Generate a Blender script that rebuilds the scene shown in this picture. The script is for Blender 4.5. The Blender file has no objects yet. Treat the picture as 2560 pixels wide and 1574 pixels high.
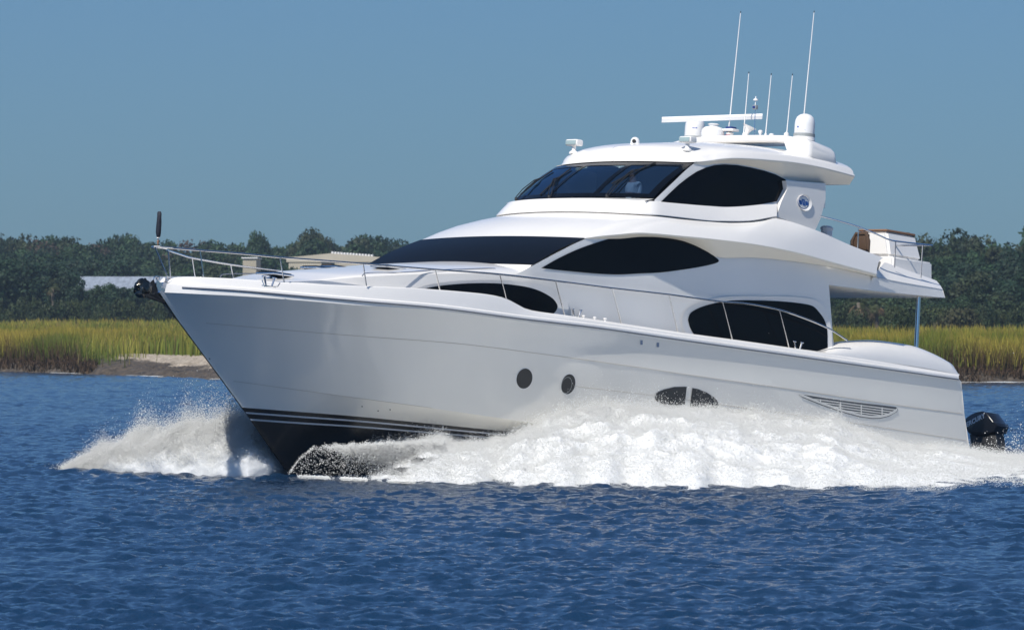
import bpy, bmesh, math, random
import numpy as np
from math import radians, sin, cos, pi, tan
from mathutils import Vector, Matrix
from mathutils.bvhtree import BVHTree
from mathutils.geometry import delaunay_2d_cdt, intersect_point_line
random.seed(7); RNG = np.random.default_rng(7)
SC = bpy.context.scene; COL = SC.collection

# ------------------------------------------------------------------ camera, sky, sun, exposure
FPX, CAMH, HOR = 14625.0, 3.42, 787.0            # focal length in photo pixels, eye height, horizon row
cam = bpy.data.cameras.new("camera"); cam_o = bpy.data.objects.new("camera", cam); COL.objects.link(cam_o)
cam.sensor_fit = 'HORIZONTAL'; cam.sensor_width = 36; cam.lens = FPX/2560*36
cam.dof.use_dof = True; cam.dof.focus_distance = 126; cam.dof.aperture_fstop = 6.3
cam.clip_start = 1; cam.clip_end = 20000
cam_o.location = (0, 0, CAMH); cam_o.rotation_euler = (radians(90), 0, 0)
SC.camera = cam_o
TH, TRIM = radians(48), radians(5.5)             # heading off the camera plane, bow-up trim
FWD = Vector((-cos(TH), -sin(TH), 0)); PORT = Vector((sin(TH), -cos(TH), 0))
SUN_EL = radians(49); SUN_OFF = radians(13)
sh = FWD*cos(SUN_OFF) + PORT*sin(SUN_OFF)
SUNDIR = Vector((sh.x*cos(SUN_EL), sh.y*cos(SUN_EL), sin(SUN_EL)))
world = bpy.data.worlds.new("World"); SC.world = world; world.use_nodes = True
nt = world.node_tree; nt.nodes.clear()
sky = nt.nodes.new('ShaderNodeTexSky'); sky.sky_type = 'NISHITA'; sky.sun_disc = False
sky.sun_elevation = SUN_EL; sky.sun_rotation = math.atan2(SUNDIR.x, SUNDIR.y)
sky.altitude = 0; sky.air_density = 1.0; sky.dust_density = 0.3; sky.ozone_density = 2.5
tint = nt.nodes.new('ShaderNodeMix'); tint.data_type = 'RGBA'; tint.blend_type = 'MULTIPLY'
tint.inputs['Factor'].default_value = 1
wtc = nt.nodes.new('ShaderNodeTexCoord'); wsp = nt.nodes.new('ShaderNodeSeparateXYZ'); wrp = nt.nodes.new('ShaderNodeValToRGB')
wrp.color_ramp.elements[0].position = .08; wrp.color_ramp.elements[0].color = (.195, .352, .585, 1); wrp.color_ramp.elements[1].position = .28; wrp.color_ramp.elements[1].color = (.44, .64, .90, 1); we = wrp.color_ramp.elements.new(.8); we.color = (.72, .75, .76, 1)
nt.links.new(wtc.outputs['Generated'], wsp.inputs[0]); nt.links.new(wsp.outputs['Z'], wrp.inputs[0]); nt.links.new(wrp.outputs[0], tint.inputs['B'])
bg = nt.nodes.new('ShaderNodeBackground'); bg.inputs['Strength'].default_value = 0.1
wo = nt.nodes.new('ShaderNodeOutputWorld')
nt.links.new(sky.outputs[0], tint.inputs['A']); nt.links.new(tint.outputs['Result'], bg.inputs[0]); nt.links.new(bg.outputs[0], wo.inputs[0])
sl = bpy.data.lights.new("sun", 'SUN'); sl.energy = 4.2; sl.angle = radians(0.5); sl.color = (1, 0.955, 0.88)
so = bpy.data.objects.new("sun", sl); COL.objects.link(so)
so.rotation_euler = SUNDIR.to_track_quat('Z', 'Y').to_euler(); so.location = (0, 0, 60)
SC.view_settings.view_transform = 'Standard'; SC.view_settings.look = 'None'
SC.view_settings.exposure = 0.22; SC.view_settings.gamma = 1
SC.render.engine = 'CYCLES'
SC.cycles.max_bounces = 8; SC.cycles.transparent_max_bounces = 12; SC.cycles.volume_bounces = 0
SC.cycles.caustics_reflective = False; SC.cycles.caustics_refractive = False

# ------------------------------------------------------------------ helpers
def tag(o, label=None, cat=None, group=None, kind=None):
    if label: o['label'] = label
    if cat: o['category'] = cat
    if group: o['group'] = group
    if kind: o['kind'] = kind
    return o
def link(name, me, mat=None, parent=None):
    o = bpy.data.objects.new(name, me); COL.objects.link(o)
    if mat is not None:
        for m in (mat if isinstance(mat, (list, tuple)) else [mat]): me.materials.append(m)
    if parent is not None: o.parent = parent
    return o
def mesh_np(name, V, F, smooth=True, sharp=None):
    me = bpy.data.meshes.new(name); me.from_pydata([tuple(v) for v in V], [], [tuple(f) for f in F])
    me.validate(); me.update()
    if smooth:
        me.polygons.foreach_set('use_smooth', [True]*len(me.polygons))
        if sharp: me.set_sharp_from_angle(angle=radians(sharp))
    return me
def fast_mesh(name, V, F, k):
    """numpy vertex and k-gon arrays straight into a mesh"""
    me = bpy.data.meshes.new(name); n, m = len(V), len(F)
    me.vertices.add(n); me.vertices.foreach_set('co', np.asarray(V, np.float32).ravel())
    me.loops.add(m*k); me.loops.foreach_set('vertex_index', np.asarray(F, np.int32).ravel())
    me.polygons.add(m); me.polygons.foreach_set('loop_start', np.arange(0, m*k, k, dtype=np.int32))
    me.update(calc_edges=True); return me
def cr(pts, n=None, step=None):
    """Catmull-Rom through points of any dimension"""
    P = np.array(pts, float)
    if len(P) < 3:
        m = n or max(2, int(np.linalg.norm(P[-1]-P[0])/step)+1); t = np.linspace(0, 1, m)[:, None]; return P[0]*(1-t)+P[-1]*t
    d = np.r_[0, np.cumsum(np.linalg.norm(np.diff(P[:, :2], axis=0), axis=1)+1e-9)]
    m = n or max(len(P), int(d[-1]/step)+1); s = np.linspace(0, d[-1], m)
    T = np.zeros_like(P); T[1:-1] = (P[2:]-P[:-2])/(d[2:]-d[:-2])[:, None]
    T[0] = (P[1]-P[0])/(d[1]-d[0]); T[-1] = (P[-1]-P[-2])/(d[-1]-d[-2])
    i = np.clip(np.searchsorted(d, s, 'right')-1, 0, len(d)-2); h = (d[i+1]-d[i])[:, None]; u = ((s-d[i])/h[:, 0])[:, None]
    return (2*u**3-3*u**2+1)*P[i]+(u**3-2*u**2+u)*h*T[i]+(-2*u**3+3*u**2)*P[i+1]+(u**3-u**2)*h*T[i+1]

# ------------------------------------------------------------------ materials
def mat(name, col, rough=0.5, metal=0.0, coat=0.0, spec=0.5, bump=0, bscale=20, vary=0, vscale=3, stretch=(1, 1, 1), sheen=0):
    m = bpy.data.materials.new(name); m.use_nodes = True; n = m.node_tree; b = n.nodes['Principled BSDF']
    b.inputs['Base Color'].default_value = (*col, 1); b.inputs['Roughness'].default_value = rough
    b.inputs['Metallic'].default_value = metal; b.inputs['Coat Weight'].default_value = coat; b.inputs['Coat Roughness'].default_value = 0.06
    b.inputs['Specular IOR Level'].default_value = spec
    tc = n.nodes.new('ShaderNodeTexCoord'); mp = n.nodes.new('ShaderNodeMapping'); mp.inputs['Scale'].default_value = stretch
    n.links.new(tc.outputs['Object'], mp.inputs[0])
    if vary:
        no = n.nodes.new('ShaderNodeTexNoise'); no.inputs['Scale'].default_value = vscale; no.inputs['Detail'].default_value = 5
        n.links.new(mp.outputs[0], no.inputs['Vector'])
        r = n.nodes.new('ShaderNodeMapRange'); r.inputs['From Min'].default_value = .3; r.inputs['From Max'].default_value = .7
        r.inputs['To Min'].default_value = 1-vary; r.inputs['To Max'].default_value = 1+vary*.6
        n.links.new(no.outputs['Fac'], r.inputs[0])
        mx = n.nodes.new('ShaderNodeMix'); mx.data_type = 'RGBA'; mx.blend_type = 'MULTIPLY'; mx.inputs['Factor'].default_value = 1
        mx.inputs['A'].default_value = (*col, 1); n.links.new(r.outputs[0], mx.inputs['B']); n.links.new(mx.outputs['Result'], b.inputs['Base Color'])
    if bump:
        no = n.nodes.new('ShaderNodeTexNoise'); no.inputs['Scale'].default_value = bscale; no.inputs['Detail'].default_value = 3
        n.links.new(mp.outputs[0], no.inputs['Vector'])
        bp = n.nodes.new('ShaderNodeBump'); bp.inputs['Strength'].default_value = bump; bp.inputs['Distance'].default_value = 0.02
        n.links.new(no.outputs['Fac'], bp.inputs['Height']); n.links.new(bp.outputs[0], b.inputs['Normal'])
    return m
WHITE = mat('gelcoat_white', (.85, .83, .80), .22, coat=.35, vary=.03, vscale=.6)
HULLW = mat('gelcoat_hull', (.83, .80, .735), .16, coat=.6, vary=.03, vscale=.35, bump=.03, bscale=.7)
SEAM = mat('seam_line', (.50, .44, .36), .5)
BLACKP = mat('antifouling_black', (.006, .006, .007), .25, coat=.1)
STRIPE = mat('stripe_silver', (.55, .56, .58), .3)
GLASS = mat('tinted_glass', (.0015, .002, .0035), .04, coat=0, spec=.07)
FRAMEB = mat('windscreen_frame_black', (.0015, .002, .004), .12, spec=.3)
MESHC = mat('windscreen_cover', (.0025, .003, .0045), .38, spec=.12, bump=.15, bscale=3, vary=.15, vscale=2)
PORTG = mat('port_glass', (.012, .014, .017), .35, spec=.5)
STEEL = mat('stainless_steel', (.72, .71, .70), .16, metal=1)
DSTEEL = mat('rub_rail_steel', (.22, .23, .25), .3, metal=.8)
RUBBER = mat('black_rubber', (.012, .012, .013), .55)
CANVAS = mat('dark_canvas', (.008, .011, .022), .7, bump=.4, bscale=14)
BEIGE = mat('headliner_beige', (.80, .75, .65), .5)
DOME = mat('radome_white', (.80, .80, .80), .38, vary=.03)
GREY = mat('grey_plastic', (.32, .34, .34), .45)
BLUE = mat('emblem_blue', (.02, .10, .36), .35)
WICKER = mat('brown_wicker', (.075, .04, .02), .6, bump=.6, bscale=60)
TEAK = mat('teak_top', (.26, .14, .08), .5, vary=.2, vscale=30, stretch=(1, 12, 1))
SKIN = mat('skin', (.42, .22, .15), .5); SHIRT = mat('white_shirt', (.75, .78, .8), .8, bump=.3, bscale=12)
HAIR = mat('hair_dark', (.03, .022, .018), .7); TROUS = mat('trousers_navy', (.03, .035, .05), .8)
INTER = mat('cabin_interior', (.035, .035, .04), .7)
ENGINE = mat('engine_cowl_black', (.006, .0065, .009), .22, coat=.4)
LETTER = mat('lettering_silver', (.75, .78, .82), .35)
LENS = mat('lamp_lens', (.35, .45, .45), .08, spec=.8)
RED = mat('lamp_red', (.25, .01, .03), .3); NAVY = mat('navy_mark', (.02, .04, .18), .4)
def windscreen_glass():
    m = bpy.data.materials.new('windscreen_glass'); m.use_nodes = True; n = m.node_tree; n.nodes.clear()
    o = n.nodes.new('ShaderNodeOutputMaterial'); mx = n.nodes.new('ShaderNodeMixShader')
    tr = n.nodes.new('ShaderNodeBsdfTransparent'); tr.inputs[0].default_value = (.34, .45, .60, 1)
    gl = n.nodes.new('ShaderNodeBsdfGlossy'); gl.inputs['Roughness'].default_value = .03; gl.inputs[0].default_value = (.55, .80, 1, 1)
    fr = n.nodes.new('ShaderNodeFresnel'); fr.inputs['IOR'].default_value = 3.6
    n.links.new(fr.outputs[0], mx.inputs[0]); n.links.new(tr.outputs[0], mx.inputs[1]); n.links.new(gl.outputs[0], mx.inputs[2])
    n.links.new(mx.outputs[0], o.inputs[0]); return m
WGLASS = windscreen_glass()

# ------------------------------------------------------------------ yacht frame: x forward from the stem head, y to port, z up
Rm = Matrix.Rotation(pi+TH, 3, 'Z') @ Matrix.Rotation(-TRIM, 3, 'Y')
D0 = 130-12*sin(TH)
def wray(px, py): return Vector(((px-1280)/FPX, 1, (HOR-py)/FPX))
T0 = Vector((0, 0, CAMH)) + wray(402, 712)*D0
MB = Matrix.Translation(T0) @ Rm.to_4x4()
OC = Rm.transposed() @ (Vector((0, 0, CAMH))-T0)          # camera in the yacht's frame
def lray(px, py): return Rm.transposed() @ wray(px, py)
def W(px, py, y):
    d = lray(px, py); t = (y-OC.y)/d.y; return np.array(OC+d*t)
def WX(px, py, x):
    d = lray(px, py); t = (x-OC.x)/d.x; return np.array(OC+d*t)
def soften(C, i, w=7, it=30):
    C = C.copy()
    for _ in range(it):
        D = C.copy(); D[1:-1] = (C[:-2]+2*C[1:-1]+C[2:])/4
        k = np.clip(1-np.abs(np.arange(len(C))-i)/w, 0, 1)[:, None]; C = C*(1-k)+D*k
    return C
def on_table(px, py, f):
    lo, hi = -.5, 3.4
    for _ in range(40):
        m = (lo+hi)/2; a = -W(px, py, m)[0]
        if f(a)-m > 0: lo = m
        else: hi = m
    return W(px, py, (lo+hi)/2)
def tab(t, off=0.0, a0=0.0):
    X, Y = zip(*t); return lambda a: max(.005, float(np.interp(a-a0, X, Y))+off)
def smooth_tab(t, off=0.0, a0=0.0):
    C = cr(t, n=200); return lambda a: max(.004, float(np.interp(a-a0, C[:, 0], C[:, 1]))+off)
YACHT_ORG = np.array([-12.0, 0, -4.45])
yacht = bpy.data.objects.new('motor_yacht', None); COL.objects.link(yacht)
yacht.matrix_world = MB @ Matrix.Translation(Vector(YACHT_ORG)); yacht.empty_display_size = 2
tag(yacht, 'large white three deck motor yacht planing across the river with bow raised', 'yacht')
CUR = [yacht, YACHT_ORG]
def thing(name, base, label, cat, group=None):
    o = bpy.data.objects.new(name, None); COL.objects.link(o); o.matrix_world = MB @ Matrix.Translation(Vector(base))
    tag(o, label, cat, group); CUR[0], CUR[1] = o, np.array(base, float); return o
def back(): CUR[0], CUR[1] = yacht, YACHT_ORG
def part(name, V, F, m, smooth=True, sharp=35, parent=None, label=None, fix=True):
    if isinstance(V, Sym) and min(abs(p[1]) for p in V.half[0]) > .015:      # two separate pieces, one each side
        o = part(name, *V.half, m, smooth, sharp, parent, label, fix)
        v, f = mir(V.half); part(name, v, f, m, smooth, sharp, parent, label, fix); return o
    V = [np.array(v, float)-CUR[1] for v in V]
    me = mesh_np(name, V, F, smooth, None)
    if fix:
        bm = bmesh.new(); bm.from_mesh(me); bmesh.ops.remove_doubles(bm, verts=bm.verts, dist=1e-4)
        bmesh.ops.recalc_face_normals(bm, faces=bm.faces); bm.to_mesh(me); bm.free()
    if smooth and sharp: me.set_sharp_from_angle(angle=radians(sharp))
    o = link(name, me, m, parent or CUR[0])
    if label: o['label'] = label
    return o
def loft(curves, mirror=False, closed=False):
    """grid through equal-length curves; returns V,F"""
    n = len(curves[0]); V = [p for c in curves for p in c]; F = []
    m = len(curves)
    for j in range(m-(0 if closed else 1)):
        k = (j+1) % m
        for i in range(n-1): F.append((j*n+i, j*n+i+1, k*n+i+1, k*n+i))
    if mirror:
        N = len(V); V = V+[np.array(p)*[1, -1, 1] for p in V]; F = F+[tuple(N+q for q in reversed(f)) for f in F]
    return V, F
def join(*vf):
    V, F = [], []
    for v, f in vf:
        b = len(V); V += list(v); F += [tuple(b+i for i in q) for q in f]
    return V, F
def cen0(C):
    C = np.array(C, float); C[0, 1] = 0; return C
def mir(vf):
    v, f = vf; return [np.array(p)*[1, -1, 1] for p in v], [tuple(reversed(q)) for q in f]
class Sym(list): half = None
def both(vf):
    v, f = join(vf, mir(vf)); v = Sym(v); v.half = vf; return v, f
def curve_px(px, f, n, pw=1.0):
    """photo polyline laid on the half-breadth table f, resampled along the length"""
    q = cr(px, step=12) if len(px) > 2 else np.array(px, float)
    P = np.array([on_table(x, y, f) for x, y in q])
    a = -P[:, 0]; o = np.argsort(a); a = a[o]; P = P[o]
    s = a[0]+(a[-1]-a[0])*np.linspace(0, 1, n)**pw
    return np.stack([-s, np.interp(s, a, P[:, 1]), np.interp(s, a, P[:, 2])], 1)
def seq(px, n=40):
    """photo polyline [(x, y, half-breadth)] into the yacht's frame"""
    q = cr(px, n=n); return np.array([W(x, y, h) for x, y, h in q])
def arc(corner, k, camber=0.0, n=14):
    """front edge of a level: centreline to the port corner, bowed forward by k*w^2"""
    x, w, z = corner; ys = np.linspace(0, w, n)
    return np.array([(x+k*(w*w-y*y), y, z+camber*(1-(y/w)**2)) for y in ys])
def tube(P, r, seg=8, caps=True):
    P = [Vector(p) for p in P]; V, F = [], []; n = len(P)
    R = r if hasattr(r, '__len__') else [r]*n; ref = None
    for i, p in enumerate(P):
        t = (P[min(i+1, n-1)]-P[max(i-1, 0)]).normalized()
        if ref is None: ref = t.orthogonal().normalized()
        u = (ref-t*ref.dot(t)).normalized(); ref = u; v = t.cross(u)
        for s in range(seg):
            an = 2*pi*s/seg; V.append(np.array(p+(u*cos(an)+v*sin(an))*R[i]))
    for i in range(n-1):
        for s in range(seg): F.append((i*seg+s, i*seg+(s+1) % seg, (i+1)*seg+(s+1) % seg, (i+1)*seg+s))
    if caps: F.append(tuple(range(seg))[::-1]); F.append(tuple((n-1)*seg+s for s in range(seg)))
    return V, F
def lathe(base, axis, prof, seg=24):
    """prof [(r, h)] turned about axis at base"""
    ax = Vector(axis).normalized(); u = ax.orthogonal().normalized(); v = ax.cross(u); b = Vector(base); V, F = [], []
    for r, h in prof:
        for s in range(seg): an = 2*pi*s/seg; V.append(np.array(b+ax*h+(u*cos(an)+v*sin(an))*max(r, 1e-4)))
    for i in range(len(prof)-1):
        for s in range(seg): F.append((i*seg+s, i*seg+(s+1) % seg, (i+1)*seg+(s+1) % seg, (i+1)*seg+s))
    F.append(tuple(range(seg))[::-1]); F.append(tuple((len(prof)-1)*seg+s for s in range(seg)))
    return V, F
def box(c, s, rot=0.0, bev=0.0, seg=2):
    bm = bmesh.new(); bmesh.ops.create_cube(bm, size=1)
    for v in bm.verts: v.co = Vector((v.co.x*s[0], v.co.y*s[1], v.co.z*s[2]))
    if bev: bmesh.ops.bevel(bm, geom=list(bm.edges), offset=bev, segments=seg, affect='EDGES', profile=.6)
    M = Matrix.Translation(Vector(c)) @ Matrix.Rotation(rot, 4, 'Z')
    bm.verts.index_update(); V = [np.array(M @ v.co) for v in bm.verts]; F = [tuple(v.index for v in f.verts) for f in bm.faces]; bm.free(); return V, F
def prism(poly, y0, y1):
    """closed plate from local (x,z) outline between two half-breadths"""
    n = len(poly); V = [np.array((x, y0, z)) for x, z in poly]+[np.array((x, y1, z)) for x, z in poly]
    return V, [tuple(range(n)), tuple(range(n, 2*n))[::-1]]+[(i, i+n, (i+1) % n+n, (i+1) % n) for i in range(n)]
def bvh(*objs):
    V, F = [], []
    for o in objs:
        b = len(V); M = MB.inverted() @ o.parent.matrix_world if o.parent else Matrix()
        V += [M @ v.co for v in o.data.vertices]; F += [tuple(b+i for i in p.vertices) for p in o.data.polygons]
    return BVHTree.FromPolygons(V, F)
def drape(tree, poly, off=.012, thick=.0, grid=14, hint=2.4, smooth=True, keep=None):
    """outline in photo pixels laid onto the surface; returns V,F of a sheet (or slab)"""
    P = cr(list(poly)+[poly[0]], step=6)[:-1] if smooth else np.array(poly, float)
    x0, y0 = P.min(0); x1, y1 = P.max(0); pts = [Vector(p) for p in P]; n = len(pts)
    def inside(q):
        c = False; j = n-1
        for i in range(n):
            if (P[i][1] > q[1]) != (P[j][1] > q[1]) and q[0] < (P[j][0]-P[i][0])*(q[1]-P[i][1])/(P[j][1]-P[i][1])+P[i][0]: c = not c
            j = i
        return c
    gx = np.arange(x0+grid/2, x1, grid); gy = np.arange(y0+grid/2, y1, grid)
    for a in gx:
        for b in gy:
            if inside((a, b)) and np.min(np.hypot(P[:, 0]-a, P[:, 1]-b)) > grid*.35: pts.append(Vector((a, b)))
    v2, _, f2, *_ = delaunay_2d_cdt(pts, [], [list(range(n))], 1, 1e-4)
    V = []
    for q in v2:
        d = lray(q.x, q.y).normalized(); h, nr, _, dist = tree.ray_cast(OC, d)
        if h is None: V.append(W(q.x, q.y, hint)); continue
        if nr.dot(d) > 0: nr = -nr
        V.append(np.array(h+nr*off))
    F = [tuple(f) for f in f2]
    return V, F
def ring(tree, outer, inner, off=.01, n=90, lift=.0):
    """band between two outlines (photo pixels), laid on the surface"""
    A = cr(list(outer)+[outer[0]], n=n+1)[:-1]; B = cr(list(inner)+[inner[0]], n=n+1)[:-1]
    V = []; rows = 3
    for r in range(rows):
        t = r/(rows-1)
        for a, b in zip(A, B):
            q = a*(1-t)+b*t; d = lray(*q).normalized(); h, nr, _, _ = tree.ray_cast(OC, d)
            if h is None: V.append(W(q[0], q[1], 2.4)); continue
            if nr.dot(d) > 0: nr = -nr
            V.append(np.array(h+nr*(off+lift*(1-t))))
    F = []
    for r in range(rows-1):
        for i in range(n): F.append((r*n+i, r*n+(i+1) % n, (r+1)*n+(i+1) % n, (r+1)*n+i))
    return V, F
# ------------------------------------------------------------------ hull
B_T = [(0, .10), (.25, .33), (.6, .62), (1.3, 1.03), (2.1, 1.44), (3.9, 2.1), (6, 2.55), (9, 2.82), (12, 2.88), (20, 2.85), (25, 2.72)]
K1_T = [(0, .02), (.6, .40), (2, 1.12), (4, 1.82), (6, 2.32), (9, 2.70), (12, 2.84), (20, 2.84), (25, 2.7)]
K2_T = [(0, .02), (1, .46), (2.5, 1.02), (4.5, 1.7), (7, 2.27), (10, 2.62), (14, 2.79), (25, 2.68)]
BT_T = [(0, .02), (1, .40), (2.5, .88), (4.5, 1.5), (7, 2.08), (10, 2.48), (14, 2.70), (25, 2.62)]
CH_T = [(0, .02), (1, .26), (2.5, .66), (4.5, 1.25), (7, 1.88), (10, 2.33), (25, 2.5)]
beam = smooth_tab(B_T)
def stem_a(px, py): return -W(px, py, 0.0)[0]
NS = 110
G0P = [(399, 731), (417, 731), (520, 736), (600, 740), (700, 747), (800, 755), (895, 763), (1000, 768.5), (1100, 776), (1300, 802), (1500, 827), (1700, 855), (1997, 896), (2200, 925), (2403, 953)]
K1P = [(447, 802), (515, 807), (730, 826), (928, 842), (1148, 859), (1396, 890), (1600, 918), (1700, 933), (1997, 975), (2237, 1011), (2411, 1034)]
K2P = [(555, 948), (584, 951), (796, 981), (961, 1003), (1150, 1030), (1300, 1052), (1500, 1080), (1800, 1124), (2100, 1165), (2436, 1205)]
BTP = [(606, 1018), (750, 1029), (900, 1041), (1200, 1071), (1311, 1082), (1500, 1102), (1800, 1138), (2100, 1172), (2442, 1212)]
CHP = [(692, 1140), (900, 1140), (1200, 1160), (1500, 1190), (1800, 1220), (2445, 1300)]
def row(P, T, off=0.0, dy=0.0):
    P = [(x, y+dy) for x, y in P]
    return curve_px(P, smooth_tab(T, off, stem_a(*P[0])), NS, 1.5)
G0 = row(G0P, B_T); K1 = row(K1P, K1_T); K2 = row(K2P, K2_T); BT = row(BTP, BT_T)
def stripe(dy0, dy1, off):
    st = [(606+7.2*dy0/11, 1018+dy0)]+[(x, y+dy0+(dy1-dy0)*min(1, (x-606)/700)) for x, y in BTP[1:]]
    return curve_px(st, smooth_tab(BT_T, off, stem_a(*st[0])), NS, 1.5)
S1a = stripe(11, 7, -.008); S1b = stripe(15.5, 10.5, -.012); S2a = stripe(28, 17, -.03); S2b = stripe(32.5, 20.5, -.035)
CH = row(CHP, CH_T)
kq = cr([(725, 1190), (770, 1262), (850, 1330), (1000, 1385), (1300, 1430), (1800, 1480), (2400, 1530)], step=10)
KP = np.array([W(x, y, 0) for x, y in kq]); ss = KP[0, 0]+(KP[-1, 0]-KP[0, 0])*np.linspace(0, 1, NS)**1.5
KE = np.stack([ss, ss*0, np.interp(-ss, -KP[:, 0], KP[:, 2])], 1)
def mid(a, b, t, bulge=0.0):
    m = a*(1-t)+b*t; return m+np.array([0, 1, 0])*bulge*np.sin(np.linspace(0, 1, len(m))*pi*.9)[:, None]
up = both(loft([G0, mid(G0, K1, .33, -.02), mid(G0, K1, .66, -.025), K1, mid(K1, K2, .3, -.03), mid(K1, K2, .65, -.035), K2, mid(K2, BT, .5, -.01), BT]))
low = both(loft([BT, S1a, S1b, S2a, S2b, mid(S2b, CH, .5, .02), CH, KE]))
hull = part('hull', *up, [HULLW], sharp=9, label='white glossy flared hull with two faint longitudinal creases')
hb = part('hull_bottom', *low, [BLACKP, STRIPE], sharp=60, parent=hull, label='black bottom paint')
nb = len(hb.data.polygons)
tr = []
for c0, c1 in ((S1a, S1b), (S2a, S2b)):
    v, f = loft([c0+[0, .004, 0], c1+[0, .004, 0]]); tr.append(both((v, f)))
for v in tr: part('boot_stripe', *v, [STRIPE], parent=hull)
hb['label'] = 'black bottom paint below two silver boot stripes'
# transom: port edge to starboard edge, with the moulded step under the cap
tpts = [c[-1] for c in (G0, K1, K2, BT, CH, KE)]
part('transom', *loft([np.array(tpts), np.array(tpts)*[1, 0, 1]-[.25, 0, 0], np.array(tpts)*[1, -1, 1]]), [HULLW])
hullb = bvh(hull)
# thin moulded seams that run along the topsides
def seam(pts, name='seam', m=SEAM, r=.006, parent=hull):
    P = []
    for q in cr(pts, step=10):
        h, nr, _, _ = hullb.ray_cast(OC, lray(*q).normalized())
        if h is not None: P.append(np.array(h+(nr if nr.y > 0 else -nr)*.002))
    return part(name, *both(tube(P, r, 5)), [m], parent=parent)
seam([(515, 807), (730, 826), (928, 842), (1148, 859), (1396, 890), (1600, 918), (1700, 933), (1997, 975), (2237, 1011), (2405, 1033)], r=.005)
seam([(584, 952), (796, 981), (961, 1003), (1080, 1019)], r=.004); seam([(1420, 963), (1641, 989), (1797, 1010), (2100, 1052), (2434, 1103)], r=.005)

# ------------------------------------------------------------------ gunwale, rub rail, bulwark, coaming
RP = [(404, 715), (455, 719), (600, 727), (750, 740), (900, 753), (1100, 770), (1300, 796), (1500, 820), (1700, 849), (1997, 891), (2200, 920), (2397, 948)]
BWP = [(420, 708), (442, 695), (560, 697), (640, 702), (711, 708), (916, 717), (1020, 721), (1098, 726), (1181, 733), (1231, 739), (1265, 747), (1290, 759), (1307, 769), (1325, 776), (1373, 784), (1413, 789), (1555, 810), (1695, 831), (1871, 855), (2023, 877), (2200, 903), (2399, 936)]
Rr = curve_px(RP, smooth_tab(B_T, .012), NS, 1.5)
R2 = curve_px([(x, y-7) for x, y in RP], smooth_tab(B_T, .0), NS, 1.5)
R3 = curve_px([(x, y-9.5) for x, y in RP], smooth_tab(B_T, -.05), NS, 1.5)
BW = curve_px(BWP, smooth_tab(B_T, -.10), NS, 1.5)
BW = np.array([(x, max(y, .16), z) for x, y, z in BW])
G0s = G0.copy(); G0s[:, 1] += .004
for c in (Rr, R2, R3): c[:6, 1] = np.maximum(c[:6, 1], .14)
inn = BW-[0, .10, 0]; inn[:, 1] = np.maximum(inn[:, 1], .05); innd = inn-[0, .03, .35]; innd[:, 1] = np.maximum(innd[:, 1], .03)
bw_round = BW+[0, -.03, .018]; bw_round2 = inn+[0, .02, .015]
gun = part('gunwale', *both(loft([G0s, mid(G0s, Rr, .5), Rr, R2, R3, mid(R3, BW, .55, .012), BW, bw_round, bw_round2, inn, innd])), [WHITE], sharp=22)
# nose plate closing the bow bulwark
nose = [G0s[0], Rr[0], R2[0], R3[0], BW[0], inn[0], innd[0]]
part('bow_plate', *loft([np.array(nose), np.array(nose)*[1, -1, 1]]), [STEEL], parent=gun)
# steel rub rail strip
rr = cr([(455, 718.5), (600, 727), (750, 740), (900, 753), (1100, 770.5), (1300, 796.5), (1500, 820.5), (1700, 849.5), (1997, 891.5), (2200, 920.5), (2396, 948)], step=8)
fb = smooth_tab(B_T, .025)
rl = [on_table(x, y, fb) for x, y in rr]
part('rub_rail', *both(tube(rl, .017, 6)), [DSTEEL], parent=gun)
# side and fore deck inside the bulwark
dk = innd.copy(); dk[:, 2] += np.interp(-dk[:, 0], [0, 5, 9, 12], [.27, .24, .10, .06])
part('deck', *both(loft([dk, dk*[1, .5, 1]+[0, 0, .02], dk*[1, 0, 1]+[0, 0, .03]])), [WHITE])
# bulged coaming over the aft quarter
n = 40
rim = curve_px([(2023, 877), (2060, 882), (2120, 891), (2200, 903), (2300, 918), (2399, 936)], smooth_tab(B_T, -.10), n)
cp = cr([(2020, 877), (2040, 869), (2063, 860), (2096, 854), (2129, 851), (2179, 850), (2228, 855), (2281, 865), (2327, 884), (2367, 908), (2387, 925), (2401, 941)], n=n)
crest = np.array([W(x, y, 2.25) for x, y in cp]); o = np.argsort(-crest[:, 0]); crest = crest[o]
s = np.linspace(rim[0, 0], rim[-1, 0], n); crest = np.stack([s, np.full(n, 2.25), np.interp(-s, -crest[:, 0], crest[:, 2])], 1)
crest[0] = rim[0]-[0, .02, 0]; crest[-1] = rim[-1]-[0, .3, 0]
rows = [rim+(crest-rim)*[1, 1-cos(t), 0]+(crest-rim)*[0, 0, sin(t)] for t in np.linspace(0, pi/2, 9)]
rows += [crest-[0, .15, .02], crest-[0, .22, .5]]
part('coaming', *both(loft(rows)), [WHITE], parent=gun, sharp=50)

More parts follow.
